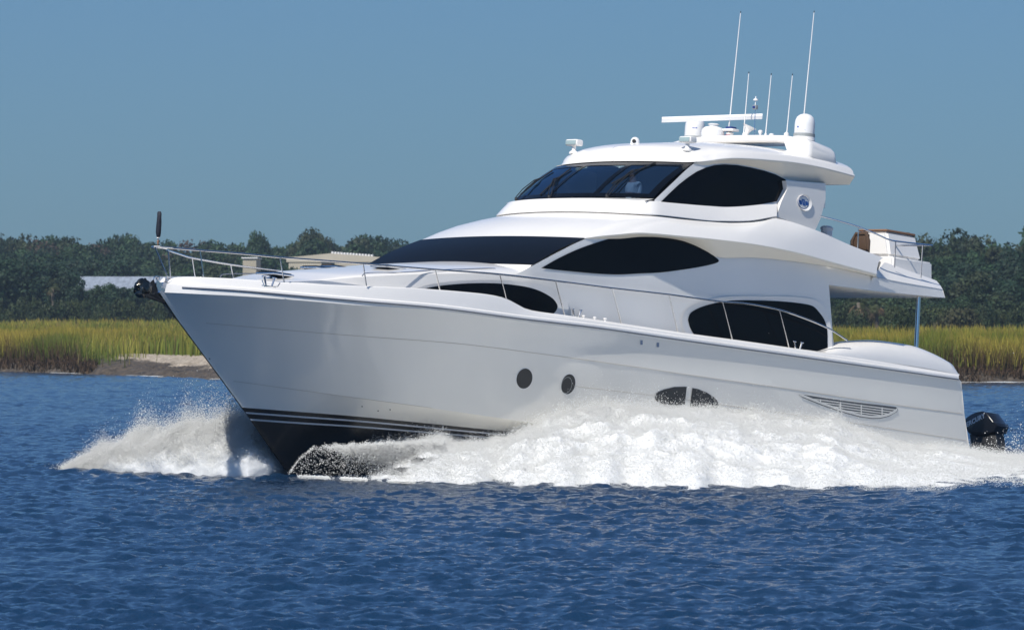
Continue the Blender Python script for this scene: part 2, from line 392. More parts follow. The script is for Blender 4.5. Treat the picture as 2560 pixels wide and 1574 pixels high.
# ------------------------------------------------------------------ foredeck trunk
n = 60
T1 = curve_px([(600, 708), (746, 705), (905, 692), (1000, 687), (1098, 684), (1198, 684), (1350, 687)], lambda a: max(.05, beam(a)-.42+.05*min(1, max(0, (a-6)/3))), n)
cx = [W(x, y, -.8) for x, y in cr([(583, 698), (631, 688), (650, 683), (763, 674), (842, 669), (895, 664), (1000, 659)], step=10)]
cx = np.array(cx); sx = np.linspace(T1[0, 0]+.25, T1[-1, 0], n)
CC = np.stack([sx, sx*0, np.interp(-sx, -cx[:, 0], cx[:, 2]+.03, right=cx[-1, 2]+.03)], 1)
ex = -cx[-1, 0]; CC[:, 2] += np.clip(-sx-ex, 0, 9)*(cx[-1, 2]-cx[-8, 2])/(cx[-8, 0]-cx[-1, 0])
tt = np.clip(np.linspace(0, 1, n)/.28, 0, 1)[:, None]; tt = tt*tt*(3-2*tt); CC[:, 2:] = T1[:, 2:]*(1-tt)+CC[:, 2:]*tt; CC[:, 2:] -= (1-tt)*.02
rows = [T1*[1, 1, 1]+(CC-T1)*[1-cos(t), 1-cos(t), 0]+(CC-T1)*[0, 0, sin(t)] for t in np.linspace(0, pi/2, 10)]
T0 = T1+[0, .03, -.7]
trunk = part('foredeck_trunk', *both(loft([T0, mid(T0, T1, .5, .02), T1]+rows[1:])), [WHITE], sharp=28)

# ------------------------------------------------------------------ main deck: windscreen, side wall
wb_c = W(1335, 662, 2.5); wt_c = W(1464, 596, 2.45)
WB = arc(wb_c, .04, .02, 16); WT = arc(wt_c, .05, .03, 16)
base = arc(wb_c+[.25, -.12, -.35], .06, 0, 16)
part('windscreen_coaming', *both(loft([cen0(base), cen0(WB+[.05, -.03, -.01]), WB])), [WHITE])
def bow_out(A, B, k, n=5):
    L = []
    for t in np.linspace(0, 1, n):
        m = A*(1-t)+B*t; L.append(m+np.array([.6, 0, 1.0])*k*sin(pi*t))
    return L
part('lower_windscreen', *both(loft(bow_out(WB+[.012, -.005, .012], WT+[.012, -.005, .012], .035))), [MESHC], label='raked black front windscreen under a mesh cover')
# side wall from trunk to aft bulkhead
TOPW = [(1272, 694, 2.38), (1305, 678, 2.45), (1335, 662, 2.5), (1395, 630, 2.48), (1464, 597, 2.45), (1500, 592, 2.44), (1546, 590, 2.43), (1600, 590, 2.43), (1650, 592, 2.43), (1699, 599, 2.43), (1732, 609, 2.42), (1765, 625, 2.42), (1795, 642, 2.42), (1840, 643, 2.42), (1888, 643, 2.42), (1997, 655, 2.42), (2068, 665, 2.42)]
n = 70
tw = seq(TOPW, n)
BOTW = [(1272, 785, 2.46), (1335, 800, 2.46), (1500, 850, 2.46), (1800, 890, 2.46), (2000, 915, 2.45), (2088, 925, 2.45)]
bq = cr(BOTW, n=200); bl = np.array([W(*q) for q in bq])
xs = np.interp(np.arange(n), np.arange(n), tw[:, 0])
bl2 = np.stack([xs, np.full(n, 2.52), np.interp(-xs, -bl[:, 0], bl[:, 2])], 1)
bl2[:, 1] = np.interp(np.arange(n), [0, 5, 9, n], [2.38, 2.46, 2.52, 2.52]); bl2[-1] = W(2089, 925, 2.52); bl2[:, 0] = np.interp(np.linspace(0, 1, n), np.linspace(0, 1, n), np.linspace(bl2[0, 0], bl2[-1, 0], n)*.0+bl2[:, 0])
wall = part('side_wall', *both(loft([bl2, mid(bl2, tw, .35, .012), mid(bl2, tw, .7, .01), tw])), [WHITE], sharp=30)
aft = np.array([bl2[-1], mid(bl2, tw, .35)[-1], mid(bl2, tw, .7)[-1], tw[-1]])
part('aft_bulkhead', *loft([aft, aft*[1, -1, 1]]), [GLASS])
part('corner_post', *both(loft([aft+[0, .004, 0], aft-[.02, .05, 0], aft-[0, .3, 0]])), [WHITE], parent=wall)

# ------------------------------------------------------------------ flybridge moulding
n = 70; na = 16
C1s = seq([(1464, 595, 2.46), (1500, 590, 2.5), (1544, 586, 2.57), (1600, 581.5, 2.67), (1699, 589, 2.76), (1798, 599, 2.80), (1898, 612, 2.80), (1997, 632, 2.80), (2096, 659, 2.80), (2192, 685, 2.80)], n)
Us = seq([(1612, 538, 2.32), (1660, 543, 2.36), (1712, 549, 2.36), (1815, 557, 2.36), (1876, 556, 2.36), (1909, 552, 2.38), (1942, 546, 2.42), (2036, 574, 2.62), (2129, 614, 2.66), (2208, 644, 2.66)], n)
UB = arc(W(1612, 538, 2.32), .09, .04, na)
A = np.vstack([WT, C1s[1:]]); U = soften(np.vstack([UB, Us[1:]]), na-1)
Fm = [mid(A, U, t)+np.array([.12, 0, .10])*sin(pi*t)*.6 for t in (0, .25, .5, .75, 1)]
Fm[0] = A; Fm[-1] = U
fly = part('flybridge_deck', *both(loft(Fm)), [WHITE], sharp=40, label='sweeping white flybridge moulding with pointed aft wing')
# thin lip turning under, then the pale underside down to the wall
Cb = C1s+[0, -.02, -.035]
WTs = seq([(1464, 597, 2.44), (1546, 597, 2.44), (1600, 592, 2.44), (1650, 593, 2.44), (1699, 600, 2.44), (1732, 611, 2.44), (1765, 627, 2.44), (1795, 643, 2.44), (1888, 644, 2.44), (1997, 655, 2.44), (2096, 671, 2.46), (2192, 693, 2.50)], n)
part('flybridge_underside', *both(loft([C1s, Cb, mid(Cb, WTs, .5), WTs])), [BEIGE], parent=fly, sharp=25)
# fascia band of the aft overhang
ftop = seq([(1960, 650, 2.39), (2068, 666, 2.44), (2130, 679, 2.48), (2190, 693, 2.51), (2250, 704, 2.51), (2357, 723, 2.51)], 30)
fbot = seq([(1970, 696, 2.39), (2068, 711, 2.44), (2130, 719, 2.48), (2190, 727, 2.51), (2250, 733, 2.51), (2363, 744, 2.53)], 30)
def lseq(px, n):
    P = np.array(px, float); d = np.r_[0, np.cumsum(np.hypot(*np.diff(P[:, :2], axis=0).T))]; s_ = np.linspace(0, d[-1], n)
    return np.array([W(*q) for q in np.stack([np.interp(s_, d, P[:, k]) for k in range(3)], 1)])
wed = lseq([(2185, 686, 2.6), (2212, 655, 2.12), (2270, 676, 2.12), (2341, 701, 2.12), (2350, 712, 2.3)], 30)
wbt = lseq([(2189, 692, 2.52), (2212, 697, 2.52), (2270, 708, 2.52), (2340, 720, 2.52), (2357, 723, 2.52)], 30)
inb = ftop*[1, 0, 1]
part('aft_fascia', *both(loft([ftop, fbot, fbot*[1, .97, 1]+[0, 0, .0]])), [WHITE], parent=fly)
part('aft_wing', *both(loft([wed*[1, .97, 1]-[0, 0, .15], wed, wbt])), [WHITE], parent=fly, sharp=12)
f2 = fbot*[1, .97, 1]
part('overhang_ceiling', *loft([f2, f2*[1, 0, 1], f2*[1, -1, 1]]), [BEIGE], parent=fly)
fd = np.vstack([Us[38:]*[1, .98, 1]-[0, 0, .1], (wed[3:])*[1, 1, 1]-[0, .05, .1]])
part('flybridge_floor', *loft([fd, fd*[1, 0, 1], fd*[1, -1, 1]]), [WHITE], parent=fly)
ea = np.array([wed[-1], wbt[-1], fbot[-1]]); part('overhang_end', *loft([ea, ea*[1, -1, 1]]), [WHITE], parent=fly)

# ------------------------------------------------------------------ pilothouse belt and wall
ub_c = W(1635, 497, 2.07); ut_c = W(1735, 408, 2.03)
WUB = arc(ub_c, .10, .0, 16); WUT = arc(ut_c, .10, .02, 16)
lg = arc(W(1612, 501, 2.16), .10, .02, na); bb = arc(W(1606, 533, 2.30), .09, .035, na); bu = UB+[-.05, -.05, 0]
def side(pts): return seq(pts, 50)
s_top = side([(1612, 501, 2.16), (1640, 504, 2.14), (1712, 510, 2.11), (1775, 515, 2.11), (1815, 517.5, 2.11), (1876, 514, 2.11), (1942, 506, 2.11)])
s_bot = side([(1606, 533, 2.30), (1640, 536, 2.31), (1712, 544, 2.31), (1775, 551, 2.31), (1815, 552, 2.31), (1876, 551, 2.31), (1942, 540, 2.31)])
s_und = side([(1612, 538, 2.27), (1640, 541, 2.25), (1712, 549, 2.25), (1775, 555, 2.25), (1815, 557.5, 2.25), (1876, 556, 2.25), (1942, 546, 2.25)])
L_top = np.vstack([lg, s_top[1:]]); L_bot = np.vstack([bb, s_bot[1:]]); L_und = np.vstack([bu+[.0, 0, 0], s_und[1:]])
L_top, L_bot, L_und = [soften(q, na-1) for q in (L_top, L_bot, L_und)]
L_in = np.vstack([WUB, s_top[1:]*[1, .97, 1]])
belt = part('pilothouse_belt', *both(loft([cen0(q) for q in (L_in, L_top+[-.04, -.03, .012], L_top, mid(L_top, L_bot, .5, .02), L_bot, L_bot+[0, -.01, -.02], L_und)])), [WHITE], sharp=26)
# pilothouse side wall: pillar edge to wing
n = 50
tp = seq([(1636, 500, 2.07), (1680, 458, 2.05), (1735, 409, 2.03), (1764, 403, 2.06), (1809, 402, 2.07), (1842, 405, 2.07), (1876, 411, 2.07), (1937, 430, 2.07), (1966, 448, 2.07), (2064, 458, 2.07)], n)
bz = seq([(1636, 512, 2.09), (1700, 516, 2.09), (1820, 525, 2.09), (1950, 515, 2.09), (2064, 520, 2.09)], 120)
bt2 = np.stack([tp[:, 0], np.full(n, 2.10), np.interp(-tp[:, 0], -bz[:, 0], bz[:, 2])], 1)
ph = part('pilothouse_wall', *both(loft([bt2, mid(bt2, tp, .5, .01), tp])), [WHITE])
pa = np.array([bt2[-1], tp[-1]]); part('pilothouse_aft_wall', *loft([pa, pa*[1, -1, 1]]), [WHITE])

# ------------------------------------------------------------------ hardtop
n = 60
lip = seq([(1735, 407, 2.05), (1755, 404, 2.09), (1775, 402, 2.13), (1797, 398, 2.2), (1831, 395.5, 2.28), (1876, 396.5, 2.32), (1921, 400, 2.33), (1977, 405, 2.33), (2034, 414, 2.33), (2090, 427, 2.33), (2137, 440, 2.30)], n)
lipU = lip+np.array([0, -.0, .0]); RIM = np.vstack([WUT+[.03, 0, .01], lipU[1:]])
RIM = np.vstack([RIM[:13], soften(RIM, 17, 5, 20)[13:]]); m = len(RIM)
cq = np.array([W(*q) for q in cr([(1446, 375, -1.0), (1487, 367.5, -.7), (1548, 361.5, -.4), (1610, 358.5, -.2), (1712, 359, 0), (1850, 370, 0), (1980, 398, 0), (2060, 424, 0)], n=60)])
xc = np.linspace(RIM[0, 0]-.0, RIM[-1, 0]-.15, m)
zc = np.interp(-xc, -cq[:, 0], cq[:, 2], left=np.nan)
z0 = RIM[0, 2]; x0 = RIM[0, 0]; i1 = int(np.argmax(~np.isnan(zc)))
for i in range(i1):
    t = (x0-xc[i])/max(1e-6, x0-xc[i1]); zc[i] = z0+(zc[i1]-z0)*math.sqrt(max(0, 1-(1-t)**2))
CEN = np.stack([xc, xc*0, zc], 1)
edge_up = RIM+np.stack([np.zeros(m), np.full(m, -.04), np.interp(np.arange(m), [16, 30, 60, m], [.05, .06, .05, .045])], 1); edge_up[:16] = RIM[:16]+[-.04, 0, .035]
rows = [RIM, mid(RIM, edge_up, .55, .0)+[0, .012, 0], edge_up]+[edge_up+(CEN-edge_up)*[1-cos(t), 1-cos(t), 0]+(CEN-edge_up)*[0, 0, sin(t)] for t in np.linspace(0, pi/2, 12)[1:]]
top = part('hardtop', *both(loft(rows)), [WHITE], sharp=50, label='rounded white hardtop over the pilothouse')
inn2 = seq([(1735, 409, 2.04), (1764, 415, 2.06), (1786, 412, 2.06), (1809, 410, 2.06), (1842, 412, 2.06), (1876, 418, 2.06), (1910, 426, 2.06), (1937, 435, 2.06), (1966, 450, 2.06), (2064, 459.5, 2.0), (2124, 462, 2.0)], n)
part('hardtop_underside', *both(loft([lip, lip+[0, -.01, -.03], mid(lip, inn2, .5, .0), inn2, inn2*[1, 0, 1]])), [BEIGE], parent=top, sharp=25)
ee = np.array([edge_up[-1], RIM[-1], inn2[-1]]); part('hardtop_end', *loft([ee, ee*[1, 0, 1]+[0, 0, .1], ee*[1, -1, 1]]), [WHITE], parent=top)

# pilothouse wing with the oval emblem
wo_ = [(1966, 452), (2064, 460), (2064, 499), (2052, 545), (2038, 576), (1941, 541), (1953, 506), (1968, 473)]
wl = [W(x, y, 2.22) for x, y in wo_]; wing = part('wing', *both(prism([(p[0], p[2]) for p in wl], 2.22, 1.98)), [WHITE], smooth=False)
wingb = bvh(wing)
def ell(cx, cy, rx, ry, rot, n=26, a0=0, a1=2*pi):
    return [(cx+rx*cos(t)*cos(rot)-ry*sin(t)*sin(rot), cy+rx*cos(t)*sin(rot)+ry*sin(t)*cos(rot)) for t in np.linspace(a0, a1, n+1)[:-1]]
er = radians(-20)
em = part('emblem', *ring(wingb, ell(2010, 507, 16.5, 20.5, er), ell(2008.5, 506, 13.6, 17.2, er), off=.004, lift=.03), [WHITE], parent=wing, label='oval maker emblem in blue on white')
def dr(tree, poly, off, m, name, parent, smooth=False, grid=6): return part(name, *drape(tree, poly, off, grid=grid, smooth=smooth), [m], parent=parent, fix=False)
dr(wingb, ell(2007.6, 506, 13.6, 16.6, er), .006, BLUE, 'emblem_field', wing)
dr(wingb, ell(2007.6, 506, 12.2, 15.0, er), .009, WHITE, 'emblem_disc', wing)
dr(wingb, [(1995.5, 499.5), (2003, 501), (2005, 512), (1999, 511)], .012, BLUE, 'emblem_band', wing)
dr(wingb, [(2012, 502.5), (2018.5, 504), (2020, 511), (2018, 514), (2013.5, 513)], .012, BLUE, 'emblem_band', wing)
for q in ([(2003, 497.5), (2006.5, 498), (2010, 513.5), (2006.5, 514.5)], [(2006, 498), (2010.5, 499), (2009.5, 502), (2006.5, 501.5)], [(2008.5, 499), (2011, 500), (2012.8, 516.5), (2010.2, 516)]):
    dr(wingb, q, .014, BLUE, 'emblem_letter', wing)

# ------------------------------------------------------------------ glazing
wallb = bvh(wall, trunk, ); phb = bvh(ph); beltb = bvh(belt); topb = bvh(top); trunkb = bvh(trunk)
def window(name, tree, poly, m, label, frame=None, parent=None, off=.012, smooth=True, mirror=True, lift=.03):
    v, f = drape(tree, poly, off, smooth=smooth)
    o = part(name, *v_m((v, f), mirror), [m], label=label, fix=False, parent=parent)
    if frame:
        r = ring(tree, frame, poly, off=.004, lift=lift); part('frame', *v_m(r, mirror), [WHITE], parent=o, fix=False, sharp=30)
    return o
def v_m(vf, mirror): return both(vf) if mirror else vf
salon = [(1352, 670), (1396, 645), (1446, 622), (1495, 605), (1543, 592.5), (1600, 592), (1650, 593.5), (1699, 600.5), (1732, 610.5), (1765, 626.5), (1785, 640.5), (1797, 652), (1788, 658), (1749, 667), (1699, 675), (1650, 681), (1600, 683.5), (1545, 686), (1495, 684), (1446, 680), (1396, 675)]
window('salon_window', wallb, salon, GLASS, 'long almond shaped black salon window')
aftw = [(1719, 799), (1724, 784), (1739, 773), (1765, 763), (1798, 755.5), (1831, 751), (1898, 751), (1964, 754), (2013, 760), (2033, 766), (2046, 779), (2060, 799), (2067, 824), (2068, 851), (2066, 875), (2040, 888), (1950, 880), (1850, 866), (1760, 850), (1735, 836), (1724, 818)]
aftf = [(1702, 798), (1709, 778), (1732, 761), (1765, 750), (1800, 743), (1831, 740.5), (1898, 740), (1964, 741), (2015, 745), (2040, 751), (2058, 768), (2070, 795), (2077, 824), (2078, 851), (2076, 885), (2045, 898), (1950, 892), (1850, 880), (1745, 862), (1722, 848), (1706, 822)]
window('aft_cabin_window', wallb, aftw, GLASS, 'large rounded black window at the aft end of the main cabin', aftf, lift=.02)
fwdw = [(1046, 726), (1082, 717), (1131, 711), (1181, 708), (1231, 708), (1264, 710), (1313, 716.5), (1346, 726), (1373, 740), (1386, 751), (1393, 765), (1389, 777), (1375, 788), (1330, 792), (1250, 775), (1150, 750), (1080, 738)]
fwdf = [(1020, 727), (1060, 714), (1098, 707), (1165, 701), (1231, 700), (1297, 703), (1346, 711), (1380, 724), (1407, 742), (1419, 760), (1418, 778), (1400, 800), (1330, 806), (1250, 790), (1150, 765), (1050, 745)]
trw = bvh(trunk, wall)
window('forward_cabin_window', trw, fwdw, GLASS, 'teardrop shaped black window low on the foredeck trunk', fwdf, lift=.02)
pw = [(1650, 506), (1674, 482), (1696, 461.5), (1719, 443.5), (1741, 429), (1764, 419), (1786, 413), (1809, 411), (1842, 413), (1876, 419), (1910, 427), (1937, 436), (1963, 449), (1966, 459), (1955, 475), (1948, 490), (1941, 503.5), (1899, 511), (1854, 515.5), (1820, 517), (1775, 515), (1707, 511)]
sw = window('pilothouse_side_window', phb, pw, GLASS, 'arched black side window of the pilothouse', smooth=False)
# upper windscreen: four framed panes between black mullions
ws_lo, ws_hi = WUB+[.02, 0, .015], WUT+[.02, 0, -.01]
ws = part('upper_windscreen', *both(loft(bow_out(ws_lo, ws_hi, .05))), [WGLASS], label='raked blue tinted pilothouse windscreen')
def on_ws(s, t, out=.0):
    """s = -1..1 across, t = 0..1 up the glass"""
    a = abs(s)*15; i = min(14, int(a)); f = a-i; L = bow_out(ws_lo, ws_hi, .05, 41); j = t*40; k = min(39, int(j)); g = j-k
    p = (L[k][i]*(1-f)+L[k][i+1]*f)*(1-g)+(L[k+1][i]*(1-f)+L[k+1][i+1]*f)*g
    return p*[1, 1 if s >= 0 else -1, 1]+np.array([.55, 0, .83])*out
def strip(s0, t0, s1, t1, w, name='mullion', out=.008, steps=16, m=FRAMEB):
    V0, V1 = [], []
    for u in np.linspace(0, 1, steps):
        s, t = s0+(s1-s0)*u, t0+(t1-t0)*u
        if abs(t1-t0) > abs(s1-s0): a, b = (s-w/4.1, t), (s+w/4.1, t)
        else: a, b = (s, t-w/1.2), (s, t+w/1.2)
        V0.append(on_ws(max(-1, min(1, a[0])), max(0, min(1, a[1])), out)); V1.append(on_ws(max(-1, min(1, b[0])), max(0, min(1, b[1])), out))
    part(name, *loft([np.array(V0), np.array(V1)]), [m], parent=ws)
strip(-.985, .03, .985, .03, .07, 'windscreen_frame', steps=40); strip(-1, .96, 1, .96, .10, 'windscreen_frame', steps=40)
strip(-.975, 0, -.975, 1, .12, 'windscreen_frame'); strip(.965, 0, .965, 1, .19, 'windscreen_frame')
strip(.30, 0, .30, 1, .13); strip(-.36, 0, -.36, 1, .10)
# dark cabin behind the glass with helm seat backs
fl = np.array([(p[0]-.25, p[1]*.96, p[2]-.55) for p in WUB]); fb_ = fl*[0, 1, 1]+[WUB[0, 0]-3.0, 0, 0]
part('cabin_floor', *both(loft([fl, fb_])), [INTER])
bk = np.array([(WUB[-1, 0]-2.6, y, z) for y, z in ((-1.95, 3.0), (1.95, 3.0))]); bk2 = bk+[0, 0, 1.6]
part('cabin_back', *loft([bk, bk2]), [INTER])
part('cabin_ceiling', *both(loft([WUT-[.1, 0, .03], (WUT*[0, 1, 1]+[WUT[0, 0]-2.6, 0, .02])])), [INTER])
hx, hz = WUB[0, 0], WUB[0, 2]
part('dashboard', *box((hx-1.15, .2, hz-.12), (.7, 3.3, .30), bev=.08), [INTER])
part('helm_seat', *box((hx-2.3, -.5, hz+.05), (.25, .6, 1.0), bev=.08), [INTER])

# wipers
def wiper(s, w, tilt, name='wiper'):
    b = on_ws(s, .0, .03)+[.04, 0, -.02]; V = [lathe(b, (.55, 0, .83), [(.035, -.03), (.035, .03), (.02, .05)], 10)]
    k = on_ws(s+tilt[0], tilt[1], .07)
    for d in (-.045, .045):
        V.append(tube([b+[0, d, .03], on_ws(s+tilt[0]*.4, tilt[1]*.4, .09)+[0, d, 0], k+[0, d*.6, 0]], .011, 6))
    a = on_ws(s+tilt[0]-tilt[2], tilt[1]-tilt[3], .03); c = on_ws(s+tilt[0]+tilt[2], tilt[1]+tilt[3], .03)
    V.append(tube([a, (a+c)/2+[.012, 0, .018], c], .017, 6)); V.append(tube([a*.7+c*.3, k, a*.3+c*.7], .012, 6))
    return part(name, *join(*V), [RUBBER], label='black pantograph windscreen wiper')
wiper(.50, 0, (.0, .62, .10, .33)); wiper(-.30, 0, (-.22, .42, .0, .36)); wiper(-.92, 0, (.0, .45, .04, .33))

# ------------------------------------------------------------------ hull fittings
def portl(c, rx, ry, rot, label):
    r = [(c[0]+rx*1.12*cos(t)*cos(rot)-ry*1.1*sin(t)*sin(rot), c[1]+rx*1.12*cos(t)*sin(rot)+ry*1.1*sin(t)*cos(rot)) for t in np.linspace(0, 2*pi, 29)[:-1]]
    return window('porthole', hullb, ell(c[0], c[1], rx, ry, rot), PORTG, label, r, parent=hull, lift=-.003)
portl((1310.5, 945.5), 19.5, 25.5, radians(14), 'round dark porthole, flush')
p2 = portl((1420, 959.5), 17, 25.5, radians(14), 'round dark porthole, its lens open inside a rim')
r = ring(hullb, ell(1415, 962, 13.2, 21, radians(14)), ell(1415, 962, 12.2, 19.8, radians(14)), off=.02); part('inner_rim', *both(r), [GREY], parent=p2, fix=False)
lw = [(1636, 996), (1641, 980), (1660, 972.5), (1685, 966.5), (1708, 966), (1716, 966), (1711, 1010), (1690, 1012), (1662, 1010), (1642, 1003)]
rw_ = [(1730, 969), (1745, 972), (1767, 981), (1785, 993), (1794, 1003), (1796, 1012), (1790, 1020), (1760, 1022), (1724, 1016)]
window('hull_window', hullb, lw, PORTG, 'forward half of the lens shaped hull window', parent=hull, smooth=False)
window('hull_window', hullb, rw_, PORTG, 'aft half of the lens shaped hull window', parent=hull, smooth=False)
# engine room vent: recessed dark field under white slats
vo = [(1996, 987), (2010, 986), (2060, 994), (2140, 1005), (2200, 1012), (2240, 1017), (2245, 1024), (2240, 1030), (2222, 1040), (2200, 1045.5), (2180, 1046), (2150, 1042), (2100, 1029), (2050, 1011), (2010, 995)]
vent = part('engine_vent', *both(drape(hullb, vo, .006, smooth=False)), [mat('vent_dark', (.10, .105, .11), .6)], parent=hull, fix=False, label='leaf shaped slatted engine air vent')
def top_y(x): return np.interp(x, [1996, 2060, 2140, 2240], [988, 995, 1006, 1019])
def bot_y(x): return np.interp(x, [1996, 2010, 2050, 2100, 2150, 2180, 2200, 2222, 2240, 2246], [988, 994, 1010, 1027.5, 1041, 1045, 1044.5, 1039, 1029.5, 1022])
sl_ = []
for k in range(6):
    o_ = 5+k*6.2; xx = [x for x in np.arange(2000, 2243, 4) if top_y(x)+o_ < bot_y(x)-2]
    if len(xx) > 2:
        poly = [(x, top_y(x)+o_-1.3) for x in xx]+[(x, top_y(x)+o_+1.3) for x in xx[::-1]]; sl_.append(drape(hullb, poly, .014, smooth=False, grid=40))
for x in (2050, 2100, 2152, 2204): sl_.append(drape(hullb, [(x-1.5, top_y(x)+3), (x+1.5, top_y(x)+3), (x+1.5, bot_y(x)-3), (x-1.5, bot_y(x)-3)], .015, smooth=False, grid=40))
eb = [(x, bot_y(x)-1) for x in np.linspace(1998, 2243, 40)]
sl_.append(drape(hullb, eb+[(x*.985+31.5, y-5.5) for x, y in eb[::-1]], .013, smooth=False, grid=40))
part('slats', *both(join(*sl_)), [HULLW], parent=vent, fix=False)
for x, y in ((1603, 855), (1644, 861)):
    q = [(x-3, y-5), (x+3, y-5), (x+3, y+6), (x-3, y+6)]; part('fuel_plate', *both(drape(hullb, q, .01, smooth=False)), [mat('plate_blue', (.16, .22, .33), .4)], parent=hull, fix=False)
for x, y in ((524, 896), (905, 1015), (975, 1023), (945, 1026)):
    part('drain', *both(drape(hullb, ell(x, y, 1.6, 1.6, 0), .006, smooth=False)), [RUBBER], parent=hull, fix=False)

# ------------------------------------------------------------------ rails
rb = smooth_tab(B_T, -.16)
def rp(x, y, off=0): return on_table(x, y, lambda a: max(.12, beam(max(a, .05))-.16+off))
rtop = [(400, 617), (440, 620.5), (500, 625.5), (600, 633.5), (700, 643), (800, 650.5), (908, 659), (1000, 666.5), (1088, 673.5), (1250, 685.5), (1389, 702), (1530, 720), (1672, 736), (1806, 754), (1870, 759), (1948, 774), (2000, 791), (2068, 819), (2118, 850)]
RT = np.array([rp(x, y) for x, y in cr(rtop, step=14)])
RT = np.vstack([[RT[0, 0]+.05, 0, RT[0, 2]+.0], RT])
rail = part('bow_rail', *both(tube(RT, .021, 8)), [STEEL], label='long polished steel guard rail with raked posts')
def railz(x): return np.array([x, np.interp(-x, -RT[:, 0], RT[:, 1]), np.interp(-x, -RT[:, 0], RT[:, 2])])
for (tx, ty), (bx, by) in [((500, 625.5), (510, 697)), ((700, 643), (711.5, 709)), ((908, 659), (917, 718)), ((1088, 673.5), (1101, 727)), ((1250, 685.5), (1266, 746)), ((1389, 702), (1413, 790)), ((1530, 720), (1555, 811)), ((1672, 736), (1696, 832)), ((1806, 754), (1832, 851)), ((1948, 774), (1974, 872))]:
    a, b = rp(tx, ty), rp(bx, by+3, -.07); t_ = tube([a, b], .015, 6); part('post', *both(join(t_, lathe(b, (0, 0, 1), [(.04, -.05), (.04, .01), (.02, .025)], 10))), [STEEL], parent=rail)
a, b = np.array([RT[0, 0]-.02, 0, RT[0, 2]]), W(421, 697, 0.); part('post', *tube([a, b], .015, 6), [STEEL], parent=rail)
# hand rail on the trunk
hr = seq([(905, 690, 2.1), (912, 683, 2.1), (1000, 681, 2.1), (1088, 675, 2.1), (1160, 672.5, 2.1), (1236, 671, 2.1), (1244, 676, 2.1), (1250, 684, 2.1)], 40)
part('hand_rail', *both(tube(hr, .013, 6)), [STEEL], parent=trunk)
# flybridge rail
fr_ = seq([(2050, 541, 2.45), (2057, 542, 2.5), (2100, 553, 2.5), (2146, 567, 2.5), (2190, 585, 2.5), (2225, 600, 2.5), (2245, 603.5, 2.5), (2306, 610.5, 2.5), (2331, 613, 2.5)], 40)
fe = np.array([fr_[-1], fr_[-1]*[1, -1, 1]])
frl = part('flybridge_rail', *join(both(tube(fr_, .02, 8)), tube(fe, .02, 8)), [STEEL], label='steel rail round the open flybridge')
for (tx, ty), (bx, by), hb_y in [((2146, 568), (2144, 622), 2.5), ((2239, 603), (2236, 668), 2.3), ((2307, 611), (2302, 694), 2.3)]:
    part('post', *both(tube([W(tx, ty, 2.5), W(bx, by, hb_y)], .015, 6)), [STEEL], parent=frl)
part('overhang_pole', *both(tube([W(2297, 736, 2.25), W(2290, 880, 2.25)], .052, 16)), [STEEL], label='polished steel pole carrying the aft overhang')

# ------------------------------------------------------------------ deck hardware
def hatch(px, py, y, L=.62, Wd=.55):
    c = W(px, py, y); v1 = box(c+[0, 0, .02], (L, Wd, .05), bev=.02); v2 = box(c+[0, 0, .055], (L*.86, Wd*.84, .02), bev=.008)
    o = part('deck_hatch', *v1, [STEEL], parent=trunk); part('hatch_pane', *v2, [GLASS], parent=o)
hatch(687, 689, .35); hatch(790, 673.5, -.9, .5, .5); hatch(836, 671.5, -.8, .5, .5); hatch(970, 671, 1.2, .6, .5)
def cleat(px, py, y, s=1.0):
    c = W(px, py, y); V = []
    for d in (-.11, .11):
        V.append(tube([c+[d*.6*s, 0, 0], c+[d*1.1*s, 0, .15*s]], [.016*s, .02*s], 8)); V.append(tube([c+[d*1.1*s-.05*s, 0, .15*s], c+[d*1.1*s+.05*s, 0, .155*s]], .014*s, 8))
    V.append(box(c+[0, 0, .005], (.30*s, .04, .02)))
    part('cleat', *both(join(*V)), [STEEL], parent=gun)
cleat(672, 716, 1.58, 1.25); cleat(1441, 793, 2.62, 1.1); cleat(1994, 873, 2.62, 1.1)
for x, y in ((1459, 797), (1487, 801), (1513, 804)): part('filler_cap', *both(lathe(W(x, y, 2.66), (0, 0, 1), [(.03, -.02), (.03, .05), (.045, .05), (.045, .08)], 10)), [WHITE], parent=gun)
fl_c = tube([W(655, 700, 1.6), W(661, 716, 1.66), W(694, 716.5, 1.72), W(700, 707, 1.7)], .012, 6); part('fairlead', *both(fl_c), [STEEL], parent=gun)

# searchlights and camera ball on the hardtop
def onto(tree, px, py, lift=0):
    d = lray(px, py).normalized(); h, _, _, _ = tree.ray_cast(OC, d); return np.array(h)+[0, 0, lift] if h is not None else None
def searchlight(base):
    b = np.array(base); st = part('searchlight', *join(lathe(b, (0, 0, 1), [(.11, -.02), (.10, .03), (.05, .06), (.045, .15), (.06, .17)], 16), box(b+[0, 0, .235], (.24, .36, .15), bev=.05, seg=3)), [WHITE], label='white twin lamp searchlight')
    part('lens', *box(b+[.125, 0, .235], (.02, .30, .10), bev=.009), [LENS], parent=st)
sb = onto(topb, 1718, 376); sb = sb if sb is not None else W(1718, 376, 1.45)
searchlight(sb); searchlight(sb*[1, -1, 1]+[.0, 0, .0])
cb = W(1587, 364, .0); c_ = part('camera_dome', *lathe(cb, (0, 0, 1), [(.105, -.06), (.105, .08), (.095, .13), (.07, .17), (.03, .19), (0, .193)], 20), [DOME], label='small white camera dome')
part('lens', *lathe(cb+[.085, .045, .09], (.85, .5, 0), [(.045, -.02), (.045, .02), (0, .022)], 14), [RUBBER], parent=c_)
